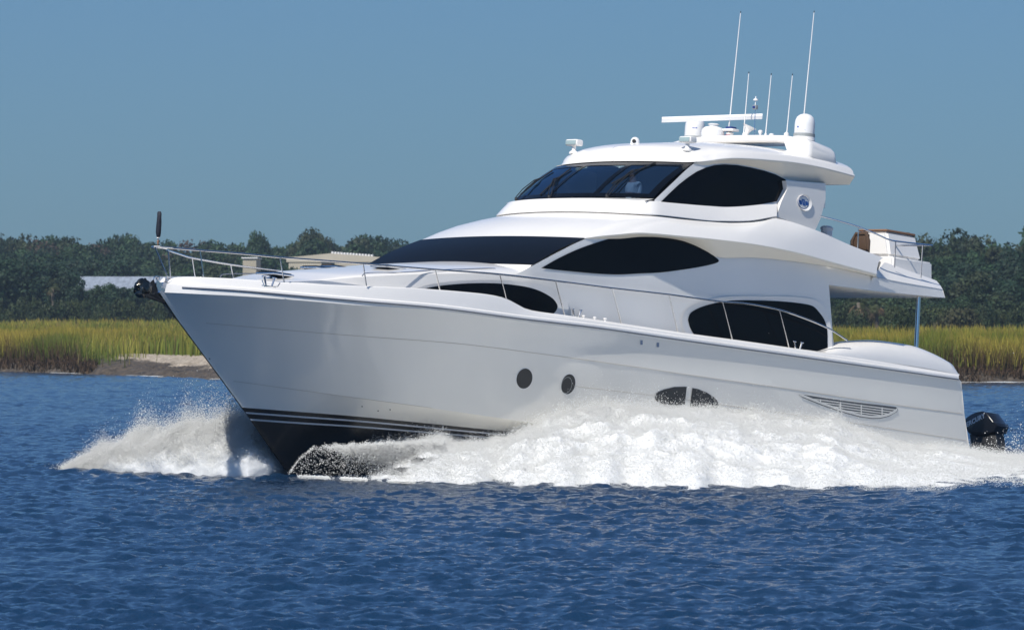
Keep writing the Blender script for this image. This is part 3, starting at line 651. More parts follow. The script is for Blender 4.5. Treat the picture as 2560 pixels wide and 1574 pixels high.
gr = seq([(1782, 376, 1.75), (1784, 369, 1.75), (1800, 366, 1.75), (1880, 371, 1.75), (1950, 381, 1.75), (1963, 385, 1.75)], 30); part('hand_rail', *both(tube(gr, .012, 6)), [STEEL], parent=top)

# ------------------------------------------------------------------ radar arch: beam across, rounded legs each side
pe = W(2010, 357, 2.0); ax0 = pe[0]
def arch_sec(y, xf, xb, zt, zb, k=10):
    """rounded rectangle section in x-z"""
    P = []; r = min(.09, (zt-zb)/2.1); cx = [(xf-r, zt-r), (xb+r, zt-r), (xb+r, zb+r), (xf-r, zb+r)]
    for q, (a, b) in enumerate(cx):
        for t in np.linspace(0, pi/2, 5): an = q*pi/2+t; P.append((a+r*cos(an), y, b+r*sin(an)))
    return np.array(P)
zt0 = W(1868, 346, .0)[2]
sec = []
for y, xf, xb, zt, zb in [(0, .32, -.7, 0, -.17), (.8, .28, -.72, -.005, -.17), (1.3, .18, -.78, -.01, -.17), (1.5, .13, -.83, -.012, -.2), (1.6, .06, -1.0, -.015, -.5), (1.75, .02, -1.05, -.02, -.52), (2.0, -.02, -1.05, -.05, -.52), (2.1, -.08, -1.04, -.13, -.5), (2.14, -.14, -1.02, -.24, -.46)]:
    s_ = arch_sec(y, ax0+xf, ax0+xb, zt0+zt, zt0+zb)
    if y > 1.55: s_[:, 2] -= np.clip((ax0+.1-s_[:, 0]), 0, 2)*.14
    sec.append(np.vstack([s_, s_[:1]]))
V_, F_ = loft(sec); F_.append(tuple((len(sec)-1)*21+i for i in range(20)))
arch = part('radar_arch', *both((V_, F_)), [WHITE], sharp=60, label='white arch across the hardtop carrying radar and antennas')
def sat(y, s=1.0):
    b = np.array([ax0-.42, y, zt0-.04]); prof = [(.25, 0), (.245, .10), (.235, .115), (.235, .33), (.225, .42), (.19, .50), (.13, .55), (.06, .575), (0, .58)]
    o = part('satellite_dome', *lathe(b+[0, 0, .02], (0, 0, 1), [(.26, -.06), (.25, .02)], 28), [WHITE], parent=arch)
    part('dome_ring', *lathe(b, (0, 0, 1), [(.25, .02), (.25, .115), (.24, .12)], 28), [GREY], parent=o)
    part('dome_cap', *lathe(b+[0, 0, .0], (0, 0, 1), prof[2:], 28), [DOME], parent=o)
    return b
sat(1.65); sat(-1.65)
def atx(px, py, dx=-.35): return WX(px, py, ax0+dx)
# open array radar
rc = atx(1782, 335, -.15); o = part('radar', *lathe(rc+[0, 0, -.06], (0, 0, 1), [(.20, -.08), (.255, -.03), (.275, .06), (.26, .15), (.20, .21), (.10, .235), (.1, .26), (.14, .28), (.1, .3)], 28), [DOME], parent=arch, label='open array radar with long white scanner bar')
rd = np.array([sin(TH+.12), cos(TH+.12), 0]); e0, e1 = atx(1656, 300.5, -.15), atx(1904, 293.5, -.15)
cbar = (W(1780, 296.5, rc[1])); hv = np.array([-cos(TH), sin(TH), 0])*1.17+np.array([0, 0, -.04*0])
V = []; bar_dir = np.array([-cos(TH), sin(TH), 0.]); L_ = 1.16; F = []
bar_dir = bar_dir/np.linalg.norm(bar_dir); nrm = np.array([sin(TH), cos(TH), 0])
z_off = (293.5-300.5)/-2/112.*1.0
prof = [(-.07, -.05), (-.075, .05), (-.03, .075), (.05, .07), (.08, .02), (.06, -.06)]
secs = [np.array([cbar+bar_dir*u*L_+np.array([0, 0, 1.])*(u*(.04+L_*tan(TRIM)*.669))+nrm*a+np.array([0, 0, b]) for a, b in prof+prof[:1]]) for u in (-1, 1)]
v, f = loft(secs); f += [tuple(range(6)), tuple(range(7, 13))]
part('scanner_bar', v, f, [DOME], parent=o, smooth=False)
def whip(base, tip, r0=.016, r1=.009, foot=None):
    o = part('whip_antenna', *join(tube([base, base*.5+tip*.5, tip], [r0, (r0+r1)/2, r1], 8), lathe(base, (tip-base), [(.028, -.04), (.028, .12), (.018, .14)], 10)), [WHITE], parent=arch)
    part('tip', *tube([tip, tip+(tip-base)/np.linalg.norm(tip-base)*.04], .011, 6), [RUBBER], parent=o); return o
whip(atx(1819, 352), atx(1851.5, 33)); whip(atx(1858, 347), atx(1872, 184), .014, .008)
whip(atx(1913, 348), atx(1928, 188), .014, .008); o = whip(atx(1965, 352), atx(1981, 189), .014, .008)
part('coupler', *lathe(atx(1965, 352), (.0, 0, 1), [(.015, .02), (.03, .06), (.06, .13), (.055, .17), (.02, .20)], 14), [DOME], parent=o)
whip(atx(2004, 352, -.8), atx(2035, 32, -.8))
nb_, ntp = atx(1885.5, 347), atx(1888.5, 262)
o = part('light_mast', *tube([nb_, ntp], .011, 6), [STEEL], parent=arch)
part('lamp_housing', *box(atx(1888, 268.5), (.09, .10, .10), bev=.012), [GREY], parent=o); part('lamp', *box(atx(1888, 268.5)+[.02, .0, 0], (.08, .07, .06), bev=.01), [NAVY], parent=o)
part('lamp_cap', *lathe(atx(1889, 252), (0, 0, 1), [(.012, -.1), (.012, 0), (.06, .005), (.05, .035), (.015, .055), (.012, .10)], 14), [DOME], parent=o)
part('mushroom_antenna', *lathe(atx(1900, 347), (0, 0, 1), [(.02, -.02), (.022, .10), (.05, .14), (.055, .18), (.03, .20), (0, .203)], 14), [DOME], parent=arch)
part('mushroom_antenna', *lathe(atx(1928, 350), (0, 0, 1), [(.01, -.02), (.012, .07), (.055, .10), (.06, .13), (.03, .15), (0, .153)], 14), [DOME], parent=arch)
# horn trumpet and low remote lights
hb_ = atx(1862, 343); part('horn', *lathe(hb_, (-.25, .3, 1), [(.05, -.05), (.055, .05), (.05, .12), (.09, .21), (.17, .27), (.15, .27), (.03, .14)], 18), [WHITE], parent=arch, label='white flared horn')
lb = atx(1824, 340); o = part('remote_spotlight', *join(lathe(lb, (0, 0, 1), [(.07, -.05), (.08, .03), (.10, .06), (.04, .09)], 16), box(lb+[0, 0, .13], (.26, .36, .06), bev=.028, seg=3)), [WHITE], parent=arch)
part('lamp', *box(lb+[.06, 0, .0], (.06, .14, .035), bev=.01), [RED], parent=o); part('fin', *box(lb+[0, .03, .18], (.2, .18, .06), bev=.02), [NAVY], parent=o)
# printed marks on the domes
for (x, y, w, h) in ((1731, 318.5, 12, 3), (1729, 328, 22, 1.5), (1993, 315, 4, 4), (1993, 324, 20, 1.5)):
    dom = [c for c in bpy.data.objects if c.name.startswith('dome_cap')]
    t_ = bvhx = None
    V, F = [], []
    for d_ in dom:
        M = MB.inverted() @ yacht.matrix_world; b = len(V); V += [M @ v.co for v in d_.data.vertices]; F += [tuple(b+i for i in p.vertices) for p in d_.data.polygons]
    t_ = BVHTree.FromPolygons(V, F)
    part('printed_mark', *drape(t_, [(x, y), (x+w, y), (x+w, y+h), (x, y+h)], .004, smooth=False, grid=4, hint=1.6), [mat('mark_blue', (.10, .14, .42), .4)], parent=dom[0 if x > 1900 else 1], fix=False)

# ------------------------------------------------------------------ flybridge console with teak cap
cc = W(2217, 642, .9)
def taper(c, s0, s1, h, bev=.05):
    bm = bmesh.new(); bmesh.ops.create_cube(bm, size=1)
    for v in bm.verts:
        s = s1 if v.co.z > 0 else s0; v.co = Vector((c[0]+v.co.x*s[0]+(s1[2] if v.co.z > 0 else 0), c[1]+v.co.y*s[1], c[2]+(v.co.z+.5)*h))
    bmesh.ops.bevel(bm, geom=list(bm.edges), offset=bev, segments=3, affect='EDGES'); bm.verts.index_update()
    r = [np.array(v.co) for v in bm.verts], [tuple(v.index for v in f.verts) for f in bm.faces]; bm.free(); return r
con = part('flybridge_console', *taper(cc+[0, 0, -.05], (1.25, 1.15), (1.12, .85, .05), .60, .06), [WHITE], label='white moulded bar unit with teak cap on the flybridge')
part('console_top', *taper(cc+[.05, 0, .54], (1.14, .88), (1.12, .86, 0), .05, .02), [TEAK], parent=con)
part('console_plinth', *taper(cc+[-.10, .05, -.55], (1.55, 1.35), (1.5, 1.3, 0), .5, .04), [WHITE], parent=con)
# ------------------------------------------------------------------ things carried by the yacht (each its own top-level object)
# chair on the flybridge
cb = W(2150, 640, 1.0)
ch = thing('chair', cb, 'brown wicker armchair beside the white bar unit on the flybridge', 'chair')
part('backrest', *tube([cb+[.0, -.22, .0], cb+[.02, -.24, .35], cb+[0, -.15, .52], cb+[0, .15, .52], cb+[.02, .24, .35], cb+[0, .22, 0]], .05, 8), [WICKER])
part('back_panel', *box(cb+[-.02, 0, .28], (.08, .44, .5), bev=.04), [WICKER]); part('seat', *box(cb+[.25, 0, .0], (.55, .5, .16), bev=.05), [WICKER])
for dx in (.0, .5):
    for dy in (-.2, .2): part('leg', *tube([cb+[dx, dy, -.05], cb+[dx, dy, -.48]], .02, 6), [WICKER])
# covered box beside the wing
cb = W(2066, 580, 1.6); b = thing('covered_stool', cb-[0, 0, .25], 'small stool under pale grey cloth behind the pilothouse wing', 'stool')
part('cover', *lathe(cb, (0, 0, 1), [(.12, -.3), (.14, -.05), (.13, .02), (.16, .09), (.10, .14), (.0, .15)], 9), [mat('pale_cloth', (.55, .6, .66), .7, bump=1, bscale=9)], smooth=False)
part('pedestal', *lathe(cb, (0, 0, 1), [(.2, -.5), (.06, -.45), (.06, -.28)], 12), [STEEL])
# furled burgee on its staff at the bow rail
fb0 = rp(394+3, 617); fb0 = np.array([RT[0, 0], 0, RT[0, 2]]); fs = W(394.5, 612, 0.)
t = thing('furled_flag', fs-[0, 0, .02], 'dark blue furled flag on a short staff at the bow rail', 'flag')
ft = W(399, 528, 0.)
part('staff', *tube([fs, ft], .011, 6), [STEEL]); ax = (ft-fs); L_ = np.linalg.norm(ax)
fp = [(.0, .14), (.03, .17), (.022, .185), (.042, .22), (.052, .32), (.055, .5), (.05, .62), (.045, .72), (.043, .8), (.03, .84), (0, .85)]
v, f = lathe(fs, ax, [(r, h*L_/.85) for r, h in fp], 12)
v = [p+np.array([random.uniform(-.006, .006), random.uniform(-.006, .006), 0]) for p in v]; part('flag_cloth', v, f, [CANVAS])
part('flag_tie', *lathe(fs, ax, [(.033, .165*L_/.85), (.036, .175*L_/.85), (.033, .185*L_/.85)], 12), [WHITE])
part('finial', *lathe(fs, ax, [(.012, 0), (.02, .04), (.022, .08), (.012, .11)], 8), [TEAK])
back()
# anchor in the bow roller: plough flukes, shank, roller cheeks
ab = W(405, 718, 0.)
anc = thing('anchor', ab, 'dark steel plough anchor stowed in the bow roller', 'anchor')
def A(px, py, y=0.): return W(px, py, y)
pl = [A(352, 745, .0), A(337, 722, 0), A(344, 703, 0), A(362, 700, 0), A(384, 716, 0), A(372, 737, 0)]
rndm = []
bm = bmesh.new(); bmesh.ops.create_icosphere(bm, subdivisions=3, radius=1)
c0 = A(357, 722, 0)
for v in bm.verts:
    q = v.co.copy(); v.co = Vector((c0[0]+q.x*.20, q.y*.17, c0[2]+q.z*.19+(.02 if abs(q.y) < .3 else 0)))+Vector((.02*sin(q.z*11+q.x*5), 0, .028*sin(q.x*13+q.z*17)))
bm.verts.index_update(); V = [np.array(v.co) for v in bm.verts]; F = [tuple(v.index for v in f.verts) for f in bm.faces]; bm.free()
CHROME = mat('dark_polished_steel', (.10, .095, .085), .16, metal=1, bump=1.0, bscale=16)
part('anchor_bulb', V, F, [CHROME])
def plate(pts, th=.012):
    P = [np.array(p) for p in pts]; nn = np.cross(P[1]-P[0], P[2]-P[0]); nn = nn/np.linalg.norm(nn)*th; n_ = len(P)
    return P+[p+nn for p in P], [tuple(range(n_)), tuple(range(n_, 2*n_))[::-1]]+[(i, i+n_, (i+1) % n_+n_, (i+1) % n_) for i in range(n_)]
part('fluke', *join(plate([A(344, 735, .05), A(368, 736, .26), A(395, 735, .26), A(415, 759, .03)]), plate([A(344, 735, -.05), A(368, 733, -.26), A(395, 733, -.26), A(415, 759, -.03)])), [RUBBER], smooth=False)
part('fluke_plate', *plate([A(376, 706, .10), A(384, 698, .10), A(396, 730, .10), A(366, 736, .12)]), [RUBBER], smooth=False)
part('shank', *tube([A(362, 722, 0), A(385, 712, 0), A(420, 708, 0)], .035, 8), [CHROME])
part('shackle', *tube([A(383, 702, 0), A(385, 692, 0), A(392, 689.5, 0), A(399, 692, 0), A(398, 698, 0)], .010, 6), [STEEL])
for y in (-.12, .12): part('roller_cheek', *plate([A(391, 700, y), A(404, 708, y), A(418, 706, y), A(417, 727, y), A(396, 727, y), A(390, 715, y)], .012), [STEEL], smooth=False)
part('roller', *tube([A(400, 717, -.11), A(400, 717, .11)], .045, 12), [GREY])
back()
# outboard engine on the tender behind the transom
oc = W(2480, 1075, 1.0)
eng = thing('outboard_engine', W(2480, 1150, 1.0), 'black outboard engine with silver lettering sticking out behind the transom', 'outboard engine')
def OE(px, py): q = WX(px, py, oc[0]); return q
# cowl outline lies across the view; build it as a rounded body along the yacht's athwart axis
cow = [(2422, 1053), (2432, 1043), (2445, 1035), (2458, 1030), (2470, 1028), (2483, 1032), (2492, 1044), (2501, 1056), (2507, 1058), (2509, 1066), (2505, 1074), (2503, 1082), (2480, 1090), (2455, 1092), (2435, 1085), (2428, 1070)]
P0 = [OE(x, y) for x, y in cow]; cen = np.mean(P0, 0); S = []
for dx, k in ((.26, .88), (.25, .94), (.20, .99), (.0, 1.0), (-.20, .99), (-.25, .94), (-.26, .88)): S.append(np.array([cen+(p-cen)*[0, k, k]+[dx, 0, 0] for p in P0+P0[:1]]))
v, f = loft(S); f += [tuple(range(len(P0)))[::-1], tuple(len(v)-len(P0)-1+i for i in range(len(P0)))]
cowl = part('cowl', v, f, [ENGINE], sharp=30)
mp_ = [(2432, 1085), (2500, 1080), (2504, 1105), (2506, 1135), (2490, 1165), (2446, 1165), (2438, 1110)]
P1 = [OE(x, y) for x, y in mp_]; cen = np.mean(P1, 0); S = [np.array([cen+(p-cen)*[0, k, k]+[dx, 0, 0] for p in P1+P1[:1]]) for dx, k in ((.2, .7), (.16, .95), (-.16, .95), (-.2, .7))]
v, f = loft(S); f += [tuple(range(len(P1)))[::-1], tuple(len(v)-len(P1)-1+i for i in range(len(P1)))]
part('midsection', v, f, [RUBBER], sharp=30)
part('gear_case', *tube([OE(2470, 1160), OE(2466, 1230)], [.10, .05], 10), [RUBBER])
part('tilt_bracket', *box(OE(2440, 1110), (.3, .16, .3), bev=.03), [GREY])
fo = bpy.data.curves.new('lettering', 'FONT'); fo.body = 'MERCURY'; fo.size = .155; fo.extrude = .004; fo.shear = .25; fo.space_character = 1.08; fo.offset = .006
to = bpy.data.objects.new('lettering', fo); COL.objects.link(to)
bpy.context.view_layer.update(); me = bpy.data.meshes.new_from_object(to); bpy.data.objects.remove(to)
a0_, a1_ = OE(2424, 1074), OE(2482, 1043); ux = (a1_-a0_); Lx = np.linalg.norm(ux); ux = ux/Lx; nz = np.array([1., 0, 0]); uy = np.cross(nz, ux)
co = np.array([v.co for v in me.vertices]); wd = co[:, 0].max(); sc_ = Lx/wd
vv = [a0_+ux*c[0]*sc_+uy*c[1]*sc_+nz*(c[2]+.268) for c in co]
part('lettering', vv, [tuple(p.vertices) for p in me.polygons], [LETTER], smooth=False, parent=cowl, fix=False)
back()
# helmsman behind the windscreen
def skinned(name, nodes, edges, base, m, parent=None, sub=2):
    """nodes {key: (pos, radius)} grown into one continuous body"""
    keys = list(nodes); me = bpy.data.meshes.new('tmp'); me.from_pydata([tuple(np.array(nodes[k][0])-base) for k in keys], [(keys.index(a), keys.index(b)) for a, b in edges], [])
    o = bpy.data.objects.new('tmp', me); COL.objects.link(o); sk = o.modifiers.new('s', 'SKIN'); ss_ = o.modifiers.new('u', 'SUBSURF'); ss_.levels = sub
    for i, k in enumerate(keys): r = nodes[k][1]; me.skin_vertices[0].data[i].radius = (r, r) if not hasattr(r, '__len__') else r
    me.skin_vertices[0].data[0].use_root = True
    dg = bpy.context.evaluated_depsgraph_get(); dg.update(); m2 = bpy.data.meshes.new_from_object(o.evaluated_get(dg)); bpy.data.objects.remove(o)
    m2.polygons.foreach_set('use_smooth', [True]*len(m2.polygons)); return link(name, m2, m, parent)
hd = W(1584, 437, .75)
pb = hd-[0, 0, 1.62]
per = thing('person', pb, 'person in a white shirt standing at the helm behind the windscreen', 'person')
def N(x, y, z): return hd+[x, y, z]
nodes = {'pelvis': (N(-.02, 0, -.72), .15), 'waist': (N(-.02, 0, -.55), .14), 'chest': (N(-.01, 0, -.36), (.17, .13)), 'neck0': (N(-.01, 0, -.2), .075), 'neck': (N(0, 0, -.12), .055), 'head': (N(.01, 0, -.02), .088), 'crown': (N(.0, 0, .07), .075),
 'nose': (N(.10, 0, -.025), .014),
 'shL': (N(-.01, .19, -.22), .065), 'elL': (N(.08, .26, -.47), .048), 'haL': (N(.33, .18, -.45), .036), 'shR': (N(-.01, -.19, -.22), .065), 'elR': (N(.08, -.26, -.47), .048), 'haR': (N(.33, -.18, -.45), .036),
 'hipL': (N(-.02, .1, -.82), .10), 'knL': (N(.02, .12, -1.18), .065), 'anL': (N(-.02, .12, -1.56), .045), 'toL': (N(.16, .13, -1.6), .035), 'hipR': (N(-.02, -.1, -.82), .10), 'knR': (N(.02, -.12, -1.18), .065), 'anR': (N(-.02, -.12, -1.56), .045), 'toR': (N(.16, -.13, -1.6), .035)}
for sd, s in (('L', 1), ('R', -1)):
    for i in range(4): nodes[f'f{sd}{i}'] = (N(.42+.01*(i % 2), s*(.18-.0)-.033+.022*i, -.46), .009); nodes[f'g{sd}{i}'] = (N(.44, s*.18-.033+.022*i, -.50), .008)
    nodes[f't{sd}'] = (N(.38, s*.18-s*.05, -.43), .011)
ed = [('pelvis', 'waist'), ('waist', 'chest'), ('chest', 'neck0'), ('neck0', 'neck'), ('neck', 'head'), ('head', 'crown'), ('head', 'nose')]
for sd in 'LR':
    ed += [('neck0', 'sh'+sd), ('sh'+sd, 'el'+sd), ('el'+sd, 'ha'+sd), ('pelvis', 'hip'+sd), ('hip'+sd, 'kn'+sd), ('kn'+sd, 'an'+sd), ('an'+sd, 'to'+sd), ('ha'+sd, 't'+sd)]
    for i in range(4): ed += [('ha'+sd, f'f{sd}{i}'), (f'f{sd}{i}', f'g{sd}{i}')]
body = skinned('body', nodes, ed, pb, [SKIN], per)
sn = {k: (nodes[k][0], tuple(np.array(nodes[k][1])*1.13+.006) if hasattr(nodes[k][1], '__len__') else nodes[k][1]*1.13+.006) for k in ('pelvis', 'waist', 'chest', 'neck0', 'shL', 'elL', 'shR', 'elR')}
skinned('shirt', sn, [('pelvis', 'waist'), ('waist', 'chest'), ('chest', 'neck0'), ('neck0', 'shL'), ('shL', 'elL'), ('neck0', 'shR'), ('shR', 'elR')], pb, [SHIRT], per)
sn = {k: (nodes[k][0], nodes[k][1]*1.13+.006) for k in ('pelvis', 'hipL', 'knL', 'anL', 'hipR', 'knR', 'anR')}
skinned('trousers', sn, [('pelvis', 'hipL'), ('hipL', 'knL'), ('knL', 'anL'), ('pelvis', 'hipR'), ('hipR', 'knR'), ('knR', 'anR')], pb, [TROUS], per)
v, f = lathe(hd+[-.02, 0, .0], (-.15, 0, 1), [(.095, -.04), (.102, .03), (.095, .09), (.06, .135), (0, .15)], 14); part('hair', v, f, [HAIR])
back()
HAZE = .00016
# ------------------------------------------------------------------ noise helpers
def hash2(ix, iy, s):
    h = (ix.astype(np.int64)*374761393+iy.astype(np.int64)*668265263+s*974711) & 0x7fffffff
    h = ((h ^ (h >> 13))*1274126177) & 0x7fffffff; return ((h ^ (h >> 16)) & 0xffff)/65535.0
def vnoise(x, y, s=0):
    ix, iy = np.floor(x), np.floor(y); fx, fy = x-ix, y-iy; fx = fx*fx*fx*(fx*(fx*6-15)+10); fy = fy*fy*fy*(fy*(fy*6-15)+10)
    a, b, c, d = hash2(ix, iy, s), hash2(ix+1, iy, s), hash2(ix, iy+1, s), hash2(ix+1, iy+1, s)
    return (a*(1-fx)+b*fx)*(1-fy)+(c*(1-fx)+d*fx)*fy
def fbm(x, y, o=5, s=0, g=.5):
    t = 0; a = 1; n = 0
    for k in range(o): t = t+a*vnoise(x*2**k+17*k, y*2**k-9*k, s+k); n += a; a *= g
    return t/n
def nodes_mat(name):
    m = bpy.data.materials.new(name); m.use_nodes = True; return m, m.node_tree, m.node_tree.nodes['Principled BSDF']

# ------------------------------------------------------------------ water
def wave_h(x, y):
    r = np.random.default_rng(3); h = np.zeros_like(x)
    gust = .55+.9*fbm(x/7, y/16, 3, 5)
    for k in range(72):
        lam = .13*(16**(k/71.)); th = radians(250)+r.normal(0, .62); amp = .0054*lam**.74*(1 if lam < 1.1 else (1.1/lam)**1.6)
        kx, ky = cos(th)*2*pi/lam, sin(th)*2*pi/lam; ph = kx*x+ky*y+r.uniform(0, 6.28)
        s_ = np.sin(ph); h += amp*(s_+.35*s_*np.abs(s_))
    return h*gust
rows = [50.0]
while rows[-1] < 420: rows.append(rows[-1]+.062*(rows[-1]/60)**1.5)
rows = np.r_[[-600, -200, -60, 0, 25, 40], rows, [440, 470, 520, 700, 1200, 3000, 9000]]
ang = np.linspace(-.16, .16, 700); ang = np.r_[[-9, -3, -1, -.4, -.24, -.19], ang, [.19, .24, .4, 1, 3, 9]]
Yg, Ag = np.meshgrid(rows, ang, indexing='ij'); Xg = Ag*np.maximum(Yg, 50)
fade = np.clip((Yg-44)/8, 0, 1)*np.clip((440-Yg)/40, 0, 1)*np.clip((.19-np.abs(Ag))/.03, 0, 1)
Zg = wave_h(Xg, Yg)*fade
nr, nc = Xg.shape; idx = np.arange(nr*nc).reshape(nr, nc)
Fq = np.stack([idx[:-1, :-1], idx[:-1, 1:], idx[1:, 1:], idx[1:, :-1]], -1).reshape(-1, 4)
me = fast_mesh('water', np.stack([Xg, Yg, Zg], -1).reshape(-1, 3), Fq, 4); me.polygons.foreach_set('use_smooth', np.ones(len(Fq), bool))
m, n, b = nodes_mat('river_water')
b.inputs['Base Color'].default_value = (.007, .030, .074, 1); b.inputs['Roughness'].default_value = .08; b.inputs['IOR'].default_value = 1.333
g = n.nodes.new('ShaderNodeNewGeometry'); mp = n.nodes.new('ShaderNodeMapping'); mp.inputs['Scale'].default_value = (1.0, .55, 1)
n.links.new(g.outputs['Position'], mp.inputs[0])
n1 = n.nodes.new('ShaderNodeTexNoise'); n1.inputs['Scale'].default_value = 11; n1.inputs['Detail'].default_value = 4; n1.inputs['Roughness'].default_value = .6
n.links.new(mp.outputs[0], n1.inputs['Vector'])
bp = n.nodes.new('ShaderNodeBump'); bp.inputs['Strength'].default_value = .95; bp.inputs['Distance'].default_value = .035
n.links.new(n1.outputs['Fac'], bp.inputs['Height']); n.links.new(bp.outputs[0], b.inputs['Normal'])
water = link('water', me, m); tag(water, kind='structure')

# ------------------------------------------------------------------ shore
SH = np.array([(-900, 800), (-300, 520), (-90, 400), (-45, 368), (-31, 354), (-22, 330), (-15.6, 309), (-5, 300), (25, 294), (60, 300), (200, 340), (600, 480), (1200, 700)], float)
def shore_y(x): return np.interp(x, SH[:, 0], SH[:, 1])
def wx(px, y): return (px-1280)/FPX*y
def ground_z(x, y):
    d = y-shore_y(x); gentle = np.clip((x+27)/8, 0, 1)*np.clip((6-x)/8, 0, 1)
    steep = np.interp(d, [-30, -2, 0, 1.2, 4, 10], [-2, -.3, -.02, .45, .8, .95]); soft = np.interp(d, [-30, -2, 0, 5, 16, 38, 60], [-2, -.2, -.02, .22, .62, .93, .98])
    far = np.clip(d-60, 0, 400)/400*np.where(x < 0, 1.35, .25)
    rough = (fbm(x*.9, y*.9, 4, 11)-.5)*np.clip(d+1, 0, 1.5)*.35*np.clip(1.3-d/40, .1, 1)
    return steep*(1-gentle)+soft*gentle+far+rough
gx = np.r_[[-3500, -1500, -700, -350, -180, -110], np.linspace(-80, 80, 700), [110, 180, 350, 700, 1500, 3500]]
gd = np.r_[[-30, -8, -3], np.linspace(-1.5, 42, 150), np.linspace(44, 120, 40), [150, 200, 300, 420, 600, 1000, 2500, 7000]]
X, Dd = np.meshgrid(gx, gd); Y = shore_y(X)+Dd; Z = ground_z(X, Y); idx = np.arange(X.size).reshape(X.shape)
Fq = np.stack([idx[:-1, :-1], idx[:-1, 1:], idx[1:, 1:], idx[1:, :-1]], -1).reshape(-1, 4)
me = fast_mesh('ground', np.stack([X, Y, Z], -1).reshape(-1, 3), Fq, 4)
gen = (np.clip((X+28)/6, 0, 1)*np.clip((6-X)/8, 0, 1)); sand = np.clip((Dd-13)/3+(fbm(X*.5, Y*.5, 3, 4)-.5)*4, 0, 1)*np.clip((40-Dd)/3, 0, 1)*gen
soil = np.clip((Dd-4)/4, 0, 1)
at = me.attributes.new('sand', 'FLOAT', 'POINT'); at.data.foreach_set('value', sand.ravel().astype(np.float32))
at = me.attributes.new('soil', 'FLOAT', 'POINT'); at.data.foreach_set('value', (soil*(1-gen*(Dd < 38))).ravel().astype(np.float32))
m, n, b = nodes_mat('marsh_ground'); b.inputs['Roughness'].default_value = .85
def attr(n, a): q = n.nodes.new('ShaderNodeAttribute'); q.attribute_name = a; return q
no = n.nodes.new('ShaderNodeTexNoise'); no.inputs['Scale'].default_value = 2.2; no.inputs['Detail'].default_value = 8; no.inputs['Roughness'].default_value = .7
g = n.nodes.new('ShaderNodeNewGeometry'); n.links.new(g.outputs['Position'], no.inputs['Vector'])
cr_ = n.nodes.new('ShaderNodeValToRGB'); cr_.color_ramp.elements[0].position = .38; cr_.color_ramp.elements[0].color = (.022, .018, .015, 1); cr_.color_ramp.elements[1].position = .68; cr_.color_ramp.elements[1].color = (.13, .10, .07, 1)
n.links.new(no.outputs['Fac'], cr_.inputs[0])
cs = n.nodes.new('ShaderNodeValToRGB'); cs.color_ramp.elements[0].position = .35; cs.color_ramp.elements[0].color = (.20, .155, .11, 1); cs.color_ramp.elements[1].position = .6; cs.color_ramp.elements[1].color = (.50, .43, .34, 1)
n.links.new(no.outputs['Fac'], cs.inputs[0])
m1 = n.nodes.new('ShaderNodeMix'); m1.data_type = 'RGBA'; n.links.new(attr(n, 'soil').outputs['Fac'], m1.inputs['Factor']); n.links.new(cr_.outputs[0], m1.inputs['A']); m1.inputs['B'].default_value = (.07, .075, .022, 1)
m2 = n.nodes.new('ShaderNodeMix'); m2.data_type = 'RGBA'; n.links.new(attr(n, 'sand').outputs['Fac'], m2.inputs['Factor']); n.links.new(m1.outputs['Result'], m2.inputs['A']); n.links.new(cs.outputs[0], m2.inputs['B'])
n.links.new(m2.outputs['Result'], b.inputs['Base Color'])
tag(link('ground', me, m), kind='structure')

# thin white wash along the water's edge
wv = []; xs_ = np.linspace(-60, 60, 1400); yy = shore_y(xs_)-.6-.8*fbm(xs_*.3, xs_*0, 3, 8); ww = np.clip(fbm(xs_*.35, xs_*0+3, 4, 9)-.56, 0, 1)*3
V = np.concatenate([np.stack([xs_, yy-.5*ww, xs_*0+.05], 1), np.stack([xs_, yy, xs_*0+.05+.05*ww], 1), np.stack([xs_, yy+.6*ww, xs_*0+.05], 1)])
k = len(xs_); i = np.arange(k-1); F = np.concatenate([np.stack([i, i+1, i+1+k, i+k], 1), np.stack([i+k, i+1+k, i+1+2*k, i+2*k], 1)])
tag(link('shore_wash', fast_mesh('shore_wash', V, F, 4), mat('wash_white', (.62, .66, .68), .8)), 'thin white line of ripples breaking along the muddy shore', 'wash', kind='stuff')

# ------------------------------------------------------------------ marsh grass
def blades(P, H, Wd, lean, col0):
    """three-vertex tapered blades with a bend: 2 triangles each"""
    n = len(P); r = np.random.default_rng(5); az = r.uniform(0, pi, n); dx, dy = np.cos(az)*Wd/2, np.sin(az)*Wd/2
    la = r.normal(0, 1, (n, 2))*lean; hm = H*.55
    b0 = P+np.stack([-dx, -dy, np.full(n, -.05)], 1); b1 = P+np.stack([dx, dy, np.full(n, -.05)], 1)
    m0 = P+np.stack([-dx*.7+la[:, 0]*hm*.5, -dy*.7+la[:, 1]*hm*.5, hm], 1); m1_ = P+np.stack([dx*.7+la[:, 0]*hm*.5, dy*.7+la[:, 1]*hm*.5, hm], 1)
    t = P+np.stack([la[:, 0]*H, la[:, 1]*H, H], 1)
    V = np.stack([b0, b1, m0, m1_, t], 1).reshape(-1, 3); k = np.arange(n)*5
    F = np.concatenate([np.stack([k, k+1, k+3], 1), np.stack([k, k+3, k+2], 1), np.stack([k+2, k+3, k+4], 1)])
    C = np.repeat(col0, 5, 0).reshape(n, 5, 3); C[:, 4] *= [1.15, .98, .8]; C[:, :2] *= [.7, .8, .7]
    return V, F, C.reshape(-1, 3)
